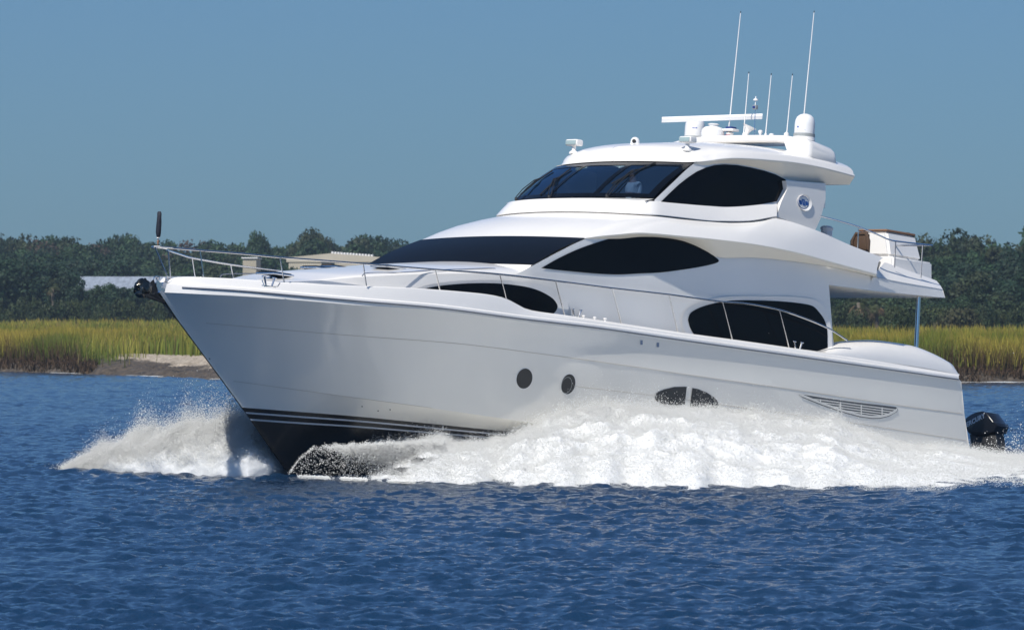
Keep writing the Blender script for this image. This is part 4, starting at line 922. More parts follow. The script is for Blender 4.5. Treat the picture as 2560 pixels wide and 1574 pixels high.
def leafmat(name, trans=.35, rough=.6):
    m = bpy.data.materials.new(name); m.use_nodes = True; n = m.node_tree; b = n.nodes['Principled BSDF']; b.inputs['Roughness'].default_value = rough; b.inputs['Specular IOR Level'].default_value = .25
    a = attr(n, 'col'); n.links.new(a.outputs['Color'], b.inputs['Base Color'])
    tr = n.nodes.new('ShaderNodeBsdfTranslucent'); n.links.new(a.outputs['Color'], tr.inputs[0]); mx = n.nodes.new('ShaderNodeMixShader'); mx.inputs[0].default_value = trans
    o = n.nodes['Material Output']; n.links.new(b.outputs[0], mx.inputs[1]); n.links.new(tr.outputs[0], mx.inputs[2]); n.links.new(mx.outputs[0], o.inputs[0]); return m
def colmesh(name, V, F, C, k=3):
    me = fast_mesh(name, V, F, k); at = me.attributes.new('col', 'FLOAT_COLOR', 'POINT')
    at.data.foreach_set('color', np.concatenate([C, np.ones((len(C), 1))], 1).astype(np.float32).ravel()); return me
r = np.random.default_rng(11); PP = []
def scatter(n, d0, d1, x0, x1, pw=1.0):
    x = r.uniform(x0, x1, n); d = d0+(d1-d0)*r.random(n)**pw; y = shore_y(x)+d; keep = (np.abs(x/y) < .15)
    x, y, d = x[keep], y[keep], d[keep]; g = ((x > -26+r.normal(0, 1.5, len(x))) & (x < 2) & (d < 37+r.normal(0, 1.5, len(x)))); ok = ~g
    return x[ok], y[ok], d[ok]
X1, Y1, D1 = [np.concatenate(q) for q in zip(scatter(165000, 2.0, 22, -58, 58), scatter(160000, 16, 90, -62, 62, 1.3), scatter(110000, 80, 330, -85, 85, 1.2))]
patch = fbm(X1*.25, Y1*.08, 4, 21); fine = r.random(len(X1))
H = (1.0+.75*(fbm(X1*.35, Y1*.2, 3, 33)-.12))*(.75+.5*r.random(len(X1)))*np.clip(.45+D1/7, .4, 1); Wd = np.where(D1 < 30, .05, .09)*(.7+.7*r.random(len(X1)))*np.clip(D1/90, 1, 2.6)
t = np.clip((patch-.35)*3.2+(fine-.5)*.7, 0, 1)[:, None]
C = np.array([.16, .22, .035])*(1-t)+np.array([.42, .37, .075])*t; br = (r.random(len(X1)) < .10)[:, None]; C = np.where(br, np.array([.26, .20, .09]), C)
low = np.clip(1-(D1-2.5)/2.2, 0, 1)[:, None]*(r.random(len(X1)) < .75)[:, None]; C = C*(1-low)+np.array([.10, .065, .035])*low
C *= (.75+.5*r.random((len(X1), 1)))
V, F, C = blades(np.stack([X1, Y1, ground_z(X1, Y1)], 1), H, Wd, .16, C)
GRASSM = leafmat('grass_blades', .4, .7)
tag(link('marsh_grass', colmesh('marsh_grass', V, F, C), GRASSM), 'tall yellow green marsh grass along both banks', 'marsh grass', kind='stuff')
# brown roots and stubble hanging over the mud bank
n_ = 26000; x = r.uniform(-40, 40, n_); d = r.uniform(.3, 4.2, n_); ok = ~((x > -24) & (x < 3)); x, d = x[ok], d[ok]; y = shore_y(x)+d
C = np.array([.075, .05, .032])*(.4+1.1*r.random((len(x), 1))); V, F, C = blades(np.stack([x, y, ground_z(x, y)], 1), .15+.40*fbm(x*.8, y*.8, 3, 2)*r.random(len(x))*1.7, np.full(len(x), .07), .5, C)
tag(link('bank_roots', colmesh('bank_roots', V, F, C), leafmat('roots', .1, .9)), 'dark brown matted roots and stubble on the eroded river bank', 'roots', kind='stuff')

# ------------------------------------------------------------------ trees
LEAFM = leafmat('foliage', .3, .6); BARK = mat('bark', (.11, .085, .065), .9, vary=.3, vscale=4)
def crown_mesh(name, W_, H_, seed, col, n_leaf=3600, lumps=26, leaf=.42, z0=.28):
    """unit crown: lumps of leaf-sized faces spread through the volume; height 1 tree = H_"""
    r = np.random.default_rng(seed); cs = []
    while len(cs) < lumps:
        p = r.uniform(-1, 1, 3)
        if np.linalg.norm(p) < 1: cs.append(p)
    cs = np.array(cs); cs = cs/np.maximum(np.linalg.norm(cs, axis=1), .55)[:, None]*.78
    zc = H_*(z0+1)/2; hz = H_*(1-z0)/2; cen = cs*[W_/2, W_/2, hz]+[0, 0, zc]; rad = r.uniform(.14, .30, lumps)*W_
    k = r.integers(0, lumps, n_leaf); dv = r.normal(0, 1, (n_leaf, 3)); dv /= np.linalg.norm(dv, axis=1)[:, None]
    rr = rad[k]*(.72+.42*r.random(n_leaf)); P = cen[k]+dv*rr[:, None]*[1, 1, .85]; P[:, 2] = np.maximum(P[:, 2], H_*z0*.4*r.random(n_leaf)+.2)
    u = r.normal(0, 1, (n_leaf, 3)); nn = dv*1.1+r.normal(0, .55, (n_leaf, 3)); u -= nn*(u*nn).sum(1)[:, None]/(nn*nn).sum(1)[:, None]; u /= np.linalg.norm(u, axis=1)[:, None]; v = np.cross(nn, u); v /= np.linalg.norm(v, axis=1)[:, None]
    s = leaf*(.5+.8*r.random(n_leaf))[:, None]; V = np.stack([P-u*s, P-v*s*.7, P+u*s, P+v*s*.7], 1).reshape(-1, 3)
    F = np.arange(n_leaf*4).reshape(-1, 4)
    tone = (.6+.7*r.random(lumps))[k]*(.82+.36*r.random(n_leaf)); C = np.array(col)*tone[:, None]; C[:, 0] *= 1+.25*(r.random(lumps)[k]-.5)
    return colmesh(name, V, F, np.repeat(C, 4, 0), 4)
def trunk_mesh(name, H_, r0, seed):
    r = random.Random(seed); V, F = tube([(0, 0, -.3), (r.uniform(-.2, .2), 0, H_*.3), (r.uniform(-.5, .5), r.uniform(-.4, .4), H_*.72)], [r0, r0*.75, r0*.35], 7)
    for k in range(4):
        a = r.uniform(0, 6.28); z = H_*r.uniform(.28, .5); V2, F2 = tube([(0, 0, z), (cos(a)*H_*.12, sin(a)*H_*.12, z+H_*.12), (cos(a)*H_*.22, sin(a)*H_*.22, z+H_*.28)], [r0*.4, r0*.3, r0*.12], 5); V, F = join((V, F), (V2, F2))
    return mesh_np(name, V, F)
KIND = {}
GR = [(.034, .068, .028), (.042, .074, .032), (.054, .076, .034), (.030, .060, .032)]
for k in range(8):
    KIND['oak', k] = (crown_mesh('crown', 9, 12, 100+k, GR[k % 4], 9500, 32, .33, .14), trunk_mesh('trunk', 12, .35, k))
for k in range(3): KIND['bare', k] = (crown_mesh('crown', 8, 12, 200+k, (.085, .062, .045), 1700, 24, .26, .22), trunk_mesh('trunk', 12, .3, 20+k))
for k in range(4): KIND['bush', k] = (crown_mesh('crown', 6, 3.2, 300+k, [(.042, .062, .024), (.055, .075, .026), (.036, .056, .022), (.075, .075, .035)][k], 3200, 22, .22, .02), trunk_mesh('trunk', 2.2, .12, 30+k))
for o_, t_ in KIND.values():
    o_.materials.append(LEAFM); t_.materials.append(BARK)
def plant(kind, k, x, y, h, w, label, group, rot=None, name='tree', cat='tree'):
    cm, tm = KIND[kind, k]; base_h = 12 if kind != 'bush' else 3.2; base_w = {'oak': 9, 'bare': 8, 'bush': 6}[kind]
    e = bpy.data.objects.new(name, None); COL.objects.link(e); e.location = (x, y, float(ground_z(np.array([x]), np.array([y]))[0])); e.rotation_euler = (0, 0, random.uniform(0, 6.28) if rot is None else rot)
    e.scale = (w/base_w, w/base_w, h/base_h); tag(e, label, cat, group)
    for nm, mm in (('crown', cm), ('trunk', tm)):
        o = bpy.data.objects.new(nm, mm); COL.objects.link(o); o.parent = e
    return e
rt = random.Random(5)
LT = [(-60, 600), (0, 600), (25, 592), (60, 605), (100, 603), (140, 595), (170, 603), (230, 610), (270, 603), (320, 600), (345, 603), (400, 611), (440, 600), (500, 610), (540, 602), (600, 607), (640, 604), (690, 622), (712, 628), (740, 610), (775, 592), (830, 608), (870, 600), (920, 600), (960, 610), (1000, 616), (1300, 612), (1700, 606), (2250, 602), (2290, 591), (2330, 596), (2400, 600), (2480, 604), (2520, 612), (2560, 622), (2640, 640)]
def topy(px): return float(np.interp(px, *zip(*LT)))
def hz(py, y): return CAMH+(HOR-py)/FPX*y
def zone(px): return 'left' if px < 1300 else 'right'
cnt = 0
ZL = [(170, 'at the far left end of the shore'), (400, 'behind the grey roofed long shed'), (600, 'behind the bow rail'), (722, 'around the small cream shed'), (1040, 'behind the cream warehouse'), (2180, 'seen under the aft overhang'), (2330, 'just right of the aft overhang'), (2450, 'above the dome of the aft coaming'), (3000, 'at the right edge of the view')]
def describe(kind, y, px):
    z_ = next(b for a, b in ZL if px < a) if kind != 'bush' else ('at the foot of the left wood' if px < 1300 else 'at the foot of the right wood')
    if kind == 'bush': return 'low rounded green bush '+z_, 'low bushes '+z_
    row_ = ('back' if y > 855 else 'middle' if y > 700 else 'front') if px < 1300 else ('back' if y > 665 else 'middle' if y > 585 else 'front')
    a = {'oak': 'dense green tree', 'bare': 'thin brownish bare tree'}[kind]; return f'{a} in the {row_} row {z_}', f'{a}s in the {row_} row {z_}'
def tree_at(px, y, py_top, wpx, kind='oak', dy=0, group=None, label=None, k=None):
    if label is None: label, group = describe(kind, y, px)
    x = wx(px, y); z = float(ground_z(np.array([x]), np.array([y]))[0]); h = max(1.2, hz(py_top, y)-z)
    return plant(kind, rt.randrange({'oak': 8, 'bare': 3, 'bush': 4}[kind]) if k is None else k, x, y, h*1.02, wpx/FPX*y, label, group, name={'bush': 'bush', 'bare': 'bare_tree', 'oak': 'tree'}[kind], cat='bush' if kind == 'bush' else 'tree')
LBL = {('oak', 'left'): 'broad green tree in the far wooded shore left of the yacht', ('oak', 'right'): 'broad green tree in the wooded shore right of the yacht'}
GLF, GRT = 'green trees of the wooded shore left of the yacht', 'green trees of the wooded shore right of the yacht'
# back rows
px = -50
while px < 1040:
    brown = (40 < px < 130) or (185 < px < 245) or (430 < px < 520)
    if 612 < px < 690: px = 690
    tree_at(px, 880+rt.uniform(-20, 20), topy(px)+rt.uniform(-2, 8), rt.uniform(85, 125), 'bare' if brown and rt.random() < .75 else 'oak', group='thin brown trees among the green ones' if brown else GLF, label=None)
    px += rt.uniform(34, 46)
for y, dtop, st in ((810, 28, 48), (745, 58, 54)):
    px = -40+rt.uniform(0, 20)
    while px < 1010:
        skip = (y == 745 and 590 < px < 660) or (y < 760 and 800 < px < 960)
        if not skip: tree_at(px, y+rt.uniform(-15, 15), topy(px)+dtop+rt.uniform(-12, 14), rt.uniform(95, 140), group=GLF)
        px += rt.uniform(st*.85, st*1.15)
# two taller crowns that stand above the line, a gap shows the sky between them
TALL = [(645, 830, 586, 66, 0, 'tall isolated round crowned tree rising above the treeline'), (780, 830, 590, 100, 2, 'broad domed tree behind the cream warehouse')]
for px, y, t_, w_, k_, l_ in TALL: tree_at(px, y, t_, w_, label=l_, k=k_)
# nearer dark trees and bushes at the left marsh edge
for px, t_, w_ in [(-25, 650, 150), (45, 660, 150), (115, 655, 150), (168, 688, 80), (205, 724, 80), (262, 712, 80), (312, 718, 85), (362, 728, 90), (410, 726, 90), (455, 728, 80), (500, 735, 80), (545, 740, 90), (600, 735, 100), (690, 690, 110), (730, 668, 60)]:
    tree_at(px, 640+rt.uniform(-12, 12), t_, w_, group='dark trees at the edge of the left marsh', k=rt.choice([0, 3, 4, 7]))
px = -20
while px < 600: tree_at(px, 610+rt.uniform(-8, 8), rt.uniform(752, 770), rt.uniform(50, 80), 'bush', group='low bushes along the left marsh edge'); px += rt.uniform(24, 36)
# right hand wood, nearer
for y, dtop, st in ((690, 0, 52), (640, 26, 58), (600, 56, 62), (570, 88, 66)):
    px = 1840+rt.uniform(0, 40)
    while px < 2640:
        tree_at(px, y+rt.uniform(-10, 10), topy(px)+dtop+rt.uniform(-6, 12), rt.uniform(110, 165), group=GRT); px += rt.uniform(st*.85, st*1.15)
px = 1900
while px < 2620: tree_at(px, 545+rt.uniform(-8, 8), rt.uniform(728, 765), rt.uniform(90, 140), 'oak', group=GRT); px += rt.uniform(45, 62)
px = 2060
while px < 2600: tree_at(px, 505+rt.uniform(-10, 10), rt.uniform(772, 796), rt.uniform(60, 110), 'bush', group='bushes along the right marsh edge'); px += rt.uniform(34, 50)
tree_at(2250, 420, 786, 80, 'bush', label='dense dark bush standing in the marsh beside the steel pole', k=0); tree_at(2285, 380, 826, 34, 'bush', label='tiny bush in the grass right of the steel pole', k=1)
# the wood goes on where the yacht hides it and beyond both sides: one mass
WV, WF, WC, nb_ = [], [], [], 0
src = []
for k in range(4):
    cm = crown_mesh('wood_source', 9, 12, 400+k, GR[k], 2600, 24, .5, .05); co = np.empty(len(cm.vertices)*3, np.float32); cm.vertices.foreach_get('co', co)
    cc = np.empty(len(cm.vertices)*4, np.float32); cm.attributes['col'].data.foreach_get('color', cc); src.append((co.reshape(-1, 3), cc.reshape(-1, 4)[:, :3])); bpy.data.meshes.remove(cm)
for lo_, hi_, ys in ((-1500, -70, (640, 760, 870)), (1360, 1835, (660, 800)), (2680, 4000, (570, 650, 700))):
    for y in ys:
        px = lo_
        while px < hi_:
            v_, c_ = src[rt.randrange(4)]; yy_ = y+rt.uniform(-20, 20); x = wx(px, yy_); z = float(ground_z(np.array([x]), np.array([yy_]))[0]); h = (10.5 if y < 700 and px < 1300 else 13)*rt.uniform(.82, 1.1); a = rt.uniform(0, 6.28); s_ = rt.uniform(.7, .95)
            P_ = np.stack([(v_[:, 0]*cos(a)-v_[:, 1]*sin(a))*s_+x, (v_[:, 0]*sin(a)+v_[:, 1]*cos(a))*s_+yy_, v_[:, 2]*h/12+z], 1); WV.append(P_); WC.append(c_*rt.uniform(.8, 1.15)); px += rt.uniform(70, 110)
V = np.concatenate(WV); F = np.arange(len(V)).reshape(-1, 4)
me = colmesh('distant_wood', V, F, np.concatenate(WC), 4); tag(link('distant_wood', me, LEAFM), 'dense far wood carrying on behind the yacht and past both edges', 'wood', kind='stuff')
# cabbage palms
def palm(px, y, top, label):
    x = wx(px, y); z = float(ground_z(np.array([x]), np.array([y]))[0]); h = hz(top, y)-z; e = bpy.data.objects.new('palm_tree', None); COL.objects.link(e); e.location = (x, y, z); tag(e, label, 'palm tree', 'cabbage palms at the marsh edge' if label is None else None)
    link('trunk', mesh_np('trunk', *tube([(0, 0, -.2), (.1, 0, h*.5), (0, 0, h)], [.2, .17, .15], 8)), mat('palm_bark', (.12, .10, .08), .9), e)
    V, F, C = [], [], []; r = np.random.default_rng(int(px))
    for k in range(46):
        a = r.uniform(0, 6.28); el = r.uniform(-.9, 1.3); L = r.uniform(.9, 1.5); d = np.array([cos(a)*cos(el), sin(a)*cos(el), sin(el)]); s = np.array([-sin(a), cos(a), 0]); up = np.cross(s, d)
        p0 = np.array([0, 0, h]); c_ = np.array([.075, .09, .035])*r.uniform(.6, 1.4) if el > -.4 else np.array([.20, .14, .085])*r.uniform(.6, 1.2)
        for q in range(-4, 5):
            tip = p0+d*L*(1-.04*q*q/4)+s*q*.13+np.array([0, 0, -.25*L]); mid_ = p0+d*L*.55+s*q*.02; b = len(V); V += [mid_-s*.02, mid_+s*.05, tip]; F.append((b, b+1, b+2)); C += [c_]*3
    link('crown', colmesh('crown', np.array(V), np.array(F), np.array(C)), LEAFM, e)
palm(131, 630, 716, 'brownish cabbage palm among the dark trees at far left'); palm(2146, 500, 756, 'cabbage palm with pale trunk under the yacht overhang'); palm(2190, 505, 762, 'slimmer cabbage palm left of the steel pole')
# distant bare strip behind the right marsh
# ------------------------------------------------------------------ buildings
def rib(name, x0, x1, y0, y1, z0, z1, zr, wall_m, roof_m, label, ribs=60, extra=None):
    e = bpy.data.objects.new(name, None); COL.objects.link(e); e.location = ((x0+x1)/2, (y0+y1)/2, z0); tag(e, label, 'building'); c = np.array(e.location)
    xs = np.linspace(x0, x1, ribs*2+1); F = []; V = []
    for i, x in enumerate(xs): o = .05*(i % 2); V += [(x, y0-o, z0), (x, y0-o, z1)]
    for i in range(len(xs)-1): F.append((2*i, 2*i+2, 2*i+3, 2*i+1))
    b = len(V); V += [(x1, y0, z0), (x1, y1, z0), (x1, y1, z1), (x1, y0, z1), (x0, y0, z0), (x0, y1, z0), (x0, y1, z1), (x0, y0, z1)]; F += [(b, b+1, b+2, b+3), (b+4, b+7, b+6, b+5), (b+5, b+6, b+2, b+1)]
    link('wall', mesh_np('wall', [np.array(v)-c for v in V], F, False), wall_m, e)
    return e, c
CREAM = mat('cream_cladding', (.50, .45, .36), .7, vary=.1, vscale=.4); ROOFM = mat('pale_metal_roof', (.30, .34, .40), .6, vary=.3, vscale=.5, stretch=(6, 1, 1)); WHT = mat('white_trim', (.7, .7, .7), .6)
yb = 700; x0, x1 = wx(722, yb), wx(1010, yb); ze = hz(655, yb); zp = hz(631, yb); xr = wx(826, yb)
e, c = rib('warehouse', x0, x1, yb, yb+30, 1.0, ze, zp, CREAM, WHT, 'cream metal warehouse with white vented ridge seen behind the bow')
P = [(x0-.3, ze), (x0-.3, hz(643, yb)), (wx(745, yb), hz(641, yb)), (xr, hz(633, yb)), (wx(935, yb), hz(641, yb)), (x1, hz(650, yb)), (x1, ze)]
v, f = prism(P, yb-.12, yb+30); link('roof', mesh_np('roof', [q-c for q in v], f, False), CREAM, e)
for i in range(14):
    a = wx(828+i*7.6, yb); zt_ = hz(630.5+i*.55, yb); v, f = box((a+.12, yb+2, zt_-.1), (.25, 3, .36), bev=.04); link('ridge_vent', mesh_np('ridge_vent', [q-c for q in v], f), WHT, e)
v, f = box((wx(871, yb), yb+2, hz(639, yb)), (wx(936, yb)-wx(826, yb), 3, .25)); v = [q+[0, 0, -(q[0]-wx(826, yb))*.05] for q in v]; link('ridge_base', mesh_np('ridge_base', [q-c for q in v], f, False), WHT, e)
v, f = box((wx(818, yb), yb-.2, hz(664, yb)), (1.05, .12, 1.0)); link('door', mesh_np('door', [q-c for q in v], f, False), mat('door_tan', (.40, .28, .20), .7), e)
v, f = box((wx(818, yb), yb-.3, hz(654.5, yb)), (1.5, .3, .14)); link('door_canopy', mesh_np('door_canopy', [q-c for q in v], f, False), mat('slate', (.18, .2, .24), .6), e)
x0, x1 = wx(607, yb), wx(641, yb); e, c = rib('shed', x0, x1, yb, yb+12, 1.0, hz(645, yb), 0, CREAM, WHT, 'small cream metal shed among trees left of the warehouse', 14)
v, f = box(((x0+x1)/2, yb+6, hz(644.5, yb)), (x1-x0+.3, 12.4, .15)); link('roof', mesh_np('roof', [q-c for q in v], f, False), WHT, e)
yb = 668; x0, x1 = wx(-60, yb), wx(480, yb); e, c = rib('long_shed', x0, x1, yb, yb+16, 1.0, hz(745, yb), 0, CREAM, ROOFM, 'long low shed with pale blue grey metal roof behind the left trees', 40)
V = [(x0, yb-.5, hz(722, yb)), (x1, yb-.5, hz(722, yb)), (x1, yb+9, hz(691, yb+9)), (x0, yb+9, hz(691, yb+9)), (x0, yb-.5, hz(745, yb)-.1), (x1, yb-.5, hz(745, yb)-.1), (x1, yb+16, hz(745, yb)), (x0, yb+16, hz(745, yb))]
link('roof', mesh_np('roof', [np.array(q)-c for q in V], [(0, 1, 2, 3), (4, 5, 1, 0), (3, 2, 6, 7), (1, 5, 6, 2), (0, 3, 7, 4)], False), ROOFM, e)

# ------------------------------------------------------------------ haze
v, f = box((0, 900, 55), (2600, 2100, 116)); me = mesh_np('haze', v, f, False); hm = bpy.data.materials.new('haze_air'); hm.use_nodes = True; n = hm.node_tree; n.nodes.clear()
o_ = n.nodes.new('ShaderNodeOutputMaterial'); pv = n.nodes.new('ShaderNodeVolumePrincipled'); pv.inputs['Color'].default_value = (.62, .80, 1, 1); pv.inputs['Density'].default_value = HAZE; pv.inputs['Anisotropy'].default_value = .2
n.links.new(pv.outputs[0], o_.inputs['Volume']); tag(link('haze', me, hm), 'thin bluish haze over the river and far shore', 'haze', kind='stuff')
# ------------------------------------------------------------------ spray and wake
def onwater(px, py, z=0.0): y = (CAMH-z)*FPX/(py-HOR); return np.array([(px-1280)/FPX*y, y, z])
def foam_mat(name, trans, col=(.86, .875, .88), sss=0):
    m = bpy.data.materials.new(name); m.use_nodes = True; n = m.node_tree; b = n.nodes['Principled BSDF']; b.inputs['Base Color'].default_value = (*col, 1); b.inputs['Roughness'].default_value = .8
    b.inputs['Specular IOR Level'].default_value = .3
    if sss: b.inputs['Subsurface Weight'].default_value = 1; b.inputs['Subsurface Radius'].default_value = (sss, sss, sss); b.inputs['Subsurface Scale'].default_value = 1
    if trans:
        tr = n.nodes.new('ShaderNodeBsdfTranslucent'); tr.inputs[0].default_value = (*col, 1); mx = n.nodes.new('ShaderNodeMixShader'); mx.inputs[0].default_value = trans
        o = n.nodes['Material Output']; n.links.new(b.outputs[0], mx.inputs[1]); n.links.new(tr.outputs[0], mx.inputs[2]); n.links.new(mx.outputs[0], o.inputs[0])
    return m
FOAM = foam_mat('foam', 0, (.80, .81, .805), sss=.3); DROP = foam_mat('droplets', .35, (.93, .94, .93))
n = DROP.node_tree; g = n.nodes.new('ShaderNodeNewGeometry'); a_ = n.nodes.new('ShaderNodeVectorMath'); a_.operation = 'SCALE'; a_.inputs['Scale'].default_value = .45  # shading normals bent upward to brighten drops, standing in for multiple scattering
s2 = n.nodes.new('ShaderNodeVectorMath'); s2.operation = 'ADD'; s2.inputs[1].default_value = (0, -.35, .7); n3 = n.nodes.new('ShaderNodeVectorMath'); n3.operation = 'NORMALIZE'
n.links.new(g.outputs['Normal'], a_.inputs[0]); n.links.new(a_.outputs[0], s2.inputs[0]); n.links.new(s2.outputs[0], n3.inputs[0]); n.links.new(n3.outputs[0], n.nodes['Principled BSDF'].inputs['Normal'])
# port side: sheet from the outer edge on the water up to the hull
topx = [840, 900, 1000, 1100, 1200, 1260, 1300, 1340, 1400, 1480, 1560, 1640, 1700, 1760, 1820, 1880, 1950, 2010, 2050, 2090, 2130, 2180, 2240, 2300, 2350, 2400, 2450, 2500, 2560, 2700, 2900]
topyv = [1152, 1128, 1118, 1108, 1104, 1092, 1078, 1066, 1050, 1040, 1030, 1026, 1020, 1022, 1030, 1042, 1062, 1070, 1062, 1060, 1080, 1098, 1116, 1124, 1116, 1122, 1128, 1136, 1140, 1142, 1145]
basx = [700, 850, 1000, 1300, 1600, 2000, 2250, 2400, 2560, 2900]; basy = [1190, 1198, 1206, 1213, 1218, 1222, 1226, 1222, 1220, 1218]
iM = MB.inverted()
stern_l = np.array([-24.3, 2.6, 0])
HB = bvh(hull, hb)
def hull_hit(px, py):
    h, nr, _, _ = HB.ray_cast(OC, lray(px, py).normalized())
    if h is not None: return np.array(MB @ Vector(h))
    return None
cols = np.arange(930, 2860, 3.2); pts_top = []; last = None
for px in cols:
    h = hull_hit(px, np.interp(px, topx, topyv)) if px < 2440 else None
    if h is None:
        D = last[1] if last is not None else 124; py = np.interp(px, topx, topyv); h = np.array([(px-1280)/FPX*D, D, CAMH-(py-HOR)/FPX*D])
    else: last = h
    pts_top.append(h)
pts_top = np.array(pts_top); pts_bas = np.array([onwater(px, np.interp(px, basx, basy)-2.5*sin(px*.021)-2*sin(px*.057), 0) for px in cols])
for k in range(3): pts_top[1:-1, 1] = (pts_top[:-2, 1]+2*pts_top[1:-1, 1]+pts_top[2:, 1])/4
Q = np.linspace(0, 1, 260)[:, None, None]**1.15
prof = lambda q: 1-(1-q)**1.55
Pm = pts_bas[None]*(1-Q)+pts_top[None]*Q; Pm[:, :, 2] = (pts_top[None, :, 2]*prof(Q[:, :, 0]))-.06*(1-Q[:, :, 0])
xx, yy = Pm[:, :, 0], Pm[:, :, 1]; hw = Pm[:, :, 2]
env = np.clip(Q[:, :, 0]*9, 0, 1)*np.clip((1.03-Q[:, :, 0])*12, .25, 1)
al = (xx*.743-yy*.669)          # across-track; streaks follow the thrown water
big = fbm(xx*.9+hw*.8, yy*.45, 5, 41, .55)-.5; fine_ = fbm(xx*4.2, yy*1.9+hw*3, 4, 51, .62)-.5; rid = np.abs(fbm(xx*1.7, yy*.8+hw*1.2, 4, 61)-.5)
Pm[:, :, 2] += env*(big*.50+fine_*.12-rid*.22+.02)*np.clip(.35+hw, .35, 1.2)
Pm[:, :, 0] += env*fine_*.10; Pm[:, :, 1] -= env*(fbm(xx*3, yy*1.5, 3, 71)-.5)*.5
nr, nc = xx.shape; idx = np.arange(nr*nc).reshape(nr, nc); Fq = np.stack([idx[:-1, :-1], idx[:-1, 1:], idx[1:, 1:], idx[1:, :-1]], -1).reshape(-1, 4)
# ragged front: leave holes near the bow so the black bottom shows through
cc_ = np.repeat(cols[None], nr, 0); hole = fbm(cc_*.02, np.repeat(Q[:, :, 0], nc, 1)*9, 4, 81)*.9+.1*RNG.random(cc_.shape); need = np.clip((1130-cc_)/200, 0, 1)*(.35+.65*np.exp(-((Q[:, :, 0]-.45)/.33)**2))
alive = hole > need*.78; fa = alive[:-1, :-1] & alive[1:, 1:]; Fq = Fq[fa.ravel()]
me = fast_mesh('bow_wave', Pm.reshape(-1, 3), Fq, 4); me.polygons.foreach_set('use_smooth', np.ones(len(Fq), bool))
# starboard plume thrown ahead and to the side
def tetra(P, s, seed=0, stretch=None):
    r = np.random.default_rng(seed); n = len(P); a = r.normal(0, 1, (n, 3)); a /= np.linalg.norm(a, axis=1)[:, None]; b = r.normal(0, 1, (n, 3)); b -= a*(a*b).sum(1)[:, None]; b /= np.linalg.norm(b, axis=1)[:, None]; c = np.cross(a, b)
    v = np.stack([a, -a*.33+b*.94, -a*.33-b*.47+c*.82, -a*.33-b*.47-c*.82], 1)*s[:, None, None]
    if stretch is not None: v = v*stretch[None, None, :]
    V = (P[:, None]+v).reshape(-1, 3); k = np.arange(n)*4; F = np.concatenate([np.stack([k+i, k+j, k+l], 1) for i, j, l in ((0, 1, 2), (0, 2, 3), (0, 3, 1), (1, 3, 2))]); return V, F
r = np.random.default_rng(77); clouds = []
def size(n, med=.009, sg=.42): return np.clip(r.lognormal(math.log(med), sg, n), .003, .02)
# droplets over the port wave, thick near the surface and thinning upwards
flat = Pm.reshape(-1, 3); w_ = (alive.ravel()*(.3+np.repeat(Q[:, :, 0], nc, 1).reshape(-1))); w_ /= w_.sum()
def over(n, scale, med, jit=.05, wsel=w_):
    i = r.choice(len(flat), n, p=wsel); P = flat[i]+r.normal(0, jit, (n, 3)); clump = fbm(P[:, 0]*2.6, P[:, 1]*1.3, 3, 91); P[:, 2] += r.exponential(scale, n)*np.clip(clump*2.4-.55, .05, 2)*np.clip(flat[i][:, 2]+.25, .2, 1.3); P = P[P[:, 2] > -.02]; clouds.append((P, size(len(P), med)))
over(760000, .045, .0056); over(120000, .11, .0056)
crest = np.zeros((nr, nc)); crest[-60:] = 1; wc = (crest*alive).reshape(-1)*(1+0*flat[:, 2]); wc /= wc.sum(); over(130000, .09, .0058, .07, wc)
# airborne drops off the port bow over the dark bottom
n_ = 15000; px = 722+340*r.beta(1.7, 1.3, n_); up_ = r.beta(1.1, 1.5, n_); yt = np.interp(px, [722, 745, 780, 900, 1060], [1178, 1150, 1117, 1112, 1106]); yb_ = np.interp(px, basx, basy); py = yt+(yb_-yt)*up_+r.normal(0, 2, n_)
Pd = []
for a, b_ in zip(px, py):
    D = 123.6-r.uniform(.1, 1.0); Pd.append(((a-1280)/FPX*D, D, CAMH-(b_-HOR)/FPX*D))
Pd = np.array(Pd); dens = fbm(px*.15, py*.2, 3, 13); ok = (Pd[:, 2] > 0) & (r.random(n_) < np.clip(dens*1.6-.35+(px-850)/400, .03, 1)); clouds.append((Pd[ok], size(ok.sum(), .006, .5)))
n_ = 90000; px = 772+340*r.random(n_)**.5; yt = np.interp(px, [775, 800, 900, 1105], [1119, 1115, 1111, 1106]); py = yt+np.abs(r.normal(0, 1, n_))*np.interp(px, [775, 850, 960, 1105], [4, 11, 25, 44])+r.normal(0, 1, n_)*np.interp(px, [775, 1000], [2.0, 4.5])-(fbm(px*.05, px*0+7, 4, 14)-.4)*12; D = 123.4-r.uniform(0, .9, n_)
clouds.append((np.stack([(px-1280)/FPX*D, D, CAMH-(py-HOR)/FPX*D], 1), size(n_, .007)))
n_ = 600; px = 722+64*r.random(n_)+r.normal(0, 2, n_); py = np.interp(px, [722, 745, 784], [1183, 1150, 1117])+r.normal(0, 2.5, n_); D = np.full(n_, 123.3); clouds.append((np.stack([(px-1280)/FPX*D, D, CAMH-(py-HOR)/FPX*D], 1), size(n_, .006)))
n_ = 9000; px = 740+300*r.random(n_)**.6; px = px[fbm(px*.03, px*0, 3, 44)+.2*r.random(n_) > .52]; n_ = len(px); py = np.interp(px, basx, basy)-np.abs(r.normal(0, 2.2, n_))+.5; D = CAMH*FPX/(py+4-HOR); clouds.append((np.stack([(px-1280)/FPX*D, D, .02+r.random(n_)*.05], 1), size(n_, .011)))
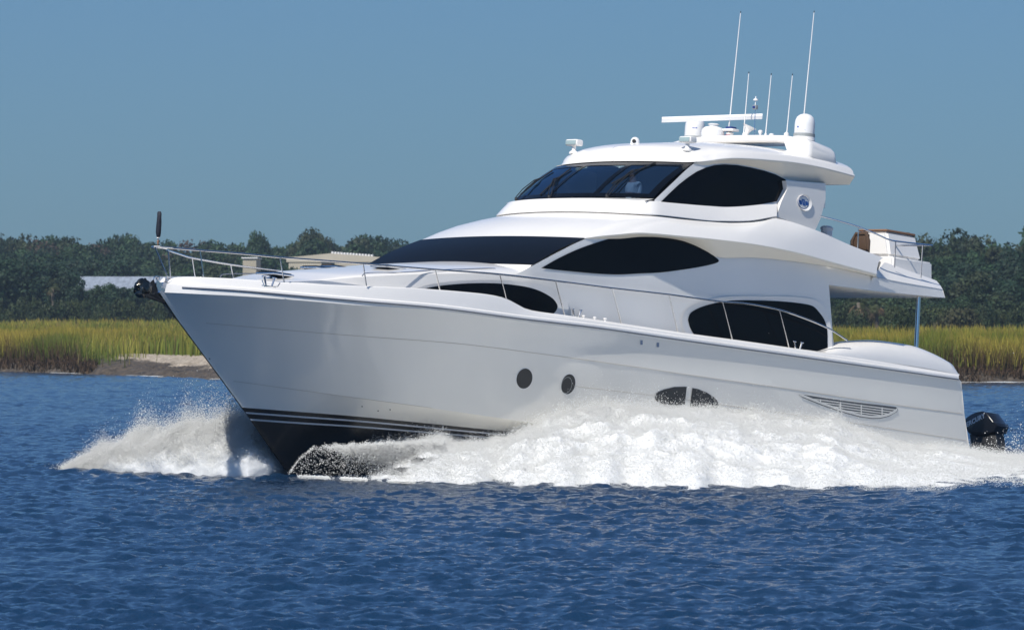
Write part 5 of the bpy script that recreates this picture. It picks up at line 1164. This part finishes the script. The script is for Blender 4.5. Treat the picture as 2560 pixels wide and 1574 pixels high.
# drops in the air behind the stern and round the outboard
n_ = 3200; px = 2600-170*r.random(n_)**1.6; py = 1150-r.exponential(1, n_)*np.interp(px, [2430, 2500, 2540], [9, 14, 30]); D = 134+r.normal(0, 1.6, n_); clouds.append((np.stack([(px-1280)/FPX*D, D, CAMH-(py-HOR)/FPX*D], 1), size(n_, .007, .6)))
cc0 = clouds[4][0]; s0_ = clouds[4][1]; pxx = cc0[:, 0]/cc0[:, 1]*FPX+1280; kk = r.random(len(cc0)) < np.clip((pxx-760)/190, .06, 1)**1.3; clouds[4] = (cc0[kk], s0_[kk])
P = np.concatenate([c[0] for c in clouds]); s_ = np.concatenate([c[1] for c in clouds]); V, F = tetra(P, s_, 1)
o = link('bow_wave', me, FOAM); tag(o, 'white foaming bow wave along the near side of the hull', 'bow wave', kind='stuff')
o = link('wave_spray', fast_mesh('wave_spray', V, F, 3), DROP); tag(o, 'fine white droplets flying above the near side bow wave', 'spray', kind='stuff')
# far side plume
env_x = [150, 200, 260, 330, 400, 480, 560, 620, 680, 730, 800]; env_t = [1172, 1148, 1120, 1098, 1086, 1074, 1064, 1058, 1058, 1070, 1090]; env_b = [1173, 1176, 1179, 1182, 1186, 1189, 1192, 1194, 1194, 1193, 1193]
cols2 = np.arange(156, 720, 2.4); q2 = np.linspace(0, 1, 120)
tp_ = np.interp(cols2, env_x, env_t)+10; bs_ = np.interp(cols2, env_x, env_b)
Db = CAMH*FPX/(bs_-HOR)+np.interp(cols2, [300, 600, 720], [0, .5, 1.2]); Cc, Qq = np.meshgrid(cols2, q2); Dbm = np.repeat(Db[None], len(q2), 0); ht = (np.repeat(bs_[None], len(q2), 0)-np.repeat(tp_[None], len(q2), 0))/FPX*Dbm
ang2 = Qq*pi; depth = 1.5*np.clip((Cc-150)/200, .15, 1)
Yp = Dbm+depth*(1-np.cos(ang2))*.8; Zp = ht*np.sin(ang2)**.8-.05; Xp = (Cc-1280)/FPX*Dbm*(1+0*Yp)
nz_ = fbm(Xp*2.2, Yp*1.5+Zp*2.5, 5, 5, .6)-.5; k_ = np.clip(np.sin(ang2), 0, 1)*np.clip((Cc-150)/150, .2, 1)
Zp += nz_*.55*k_*np.clip(ht*1.3, .1, 1); Yp -= (fbm(Xp*3, Zp*3, 4, 6, .6)-.5)*.7*k_; Xp += (fbm(Xp*3, Zp*4, 3, 16)-.5)*.15
nr, nc = Xp.shape; idx = np.arange(nr*nc).reshape(nr, nc); Fq = np.stack([idx[:-1, :-1], idx[:-1, 1:], idx[1:, 1:], idx[1:, :-1]], -1).reshape(-1, 4)
Pp = np.stack([Xp, Yp, Zp], -1).reshape(-1, 3); me = fast_mesh('far_bow_wave', Pp, Fq, 4); me.polygons.foreach_set('use_smooth', np.ones(len(Fq), bool))
o = link('far_bow_wave', me, FOAM); tag(o, 'white mound of foam pushed out on the far side of the bow', 'bow wave', kind='stuff')
w_ = np.clip(np.sin(ang2), .05, 1).ravel(); w_ /= w_.sum(); clouds = []; flat = Pp; i = r.choice(len(flat), 480000, p=w_)
P = flat[i]+r.normal(0, .05, (len(i), 3)); cl = fbm(P[:, 0]*3, P[:, 1]*2+P[:, 2]*2, 3, 19); hh = np.interp(P[:, 0]/P[:, 1]*FPX+1280, env_x, [.0, .04, .08, .12, .14, .17, .19, .2, .2, .1, .1])
P[:, 2] += r.exponential(1, len(i))*hh*np.clip(cl*2.2-.4, .08, 2); P[:, 0] -= r.exponential(.06, len(i)); P = P[P[:, 0]/P[:, 1]*FPX+1280 < 722]; clouds.append((P[P[:, 2] > 0], None))
P = clouds[0][0]; V, F = tetra(P, size(len(P), .0056), 2)
o = link('plume_spray', fast_mesh('plume_spray', V, F, 3), DROP); tag(o, 'fine white droplets flying off the far side of the bow', 'spray', kind='stuff')
# churned wake foam behind and beyond the stern, lying on the water
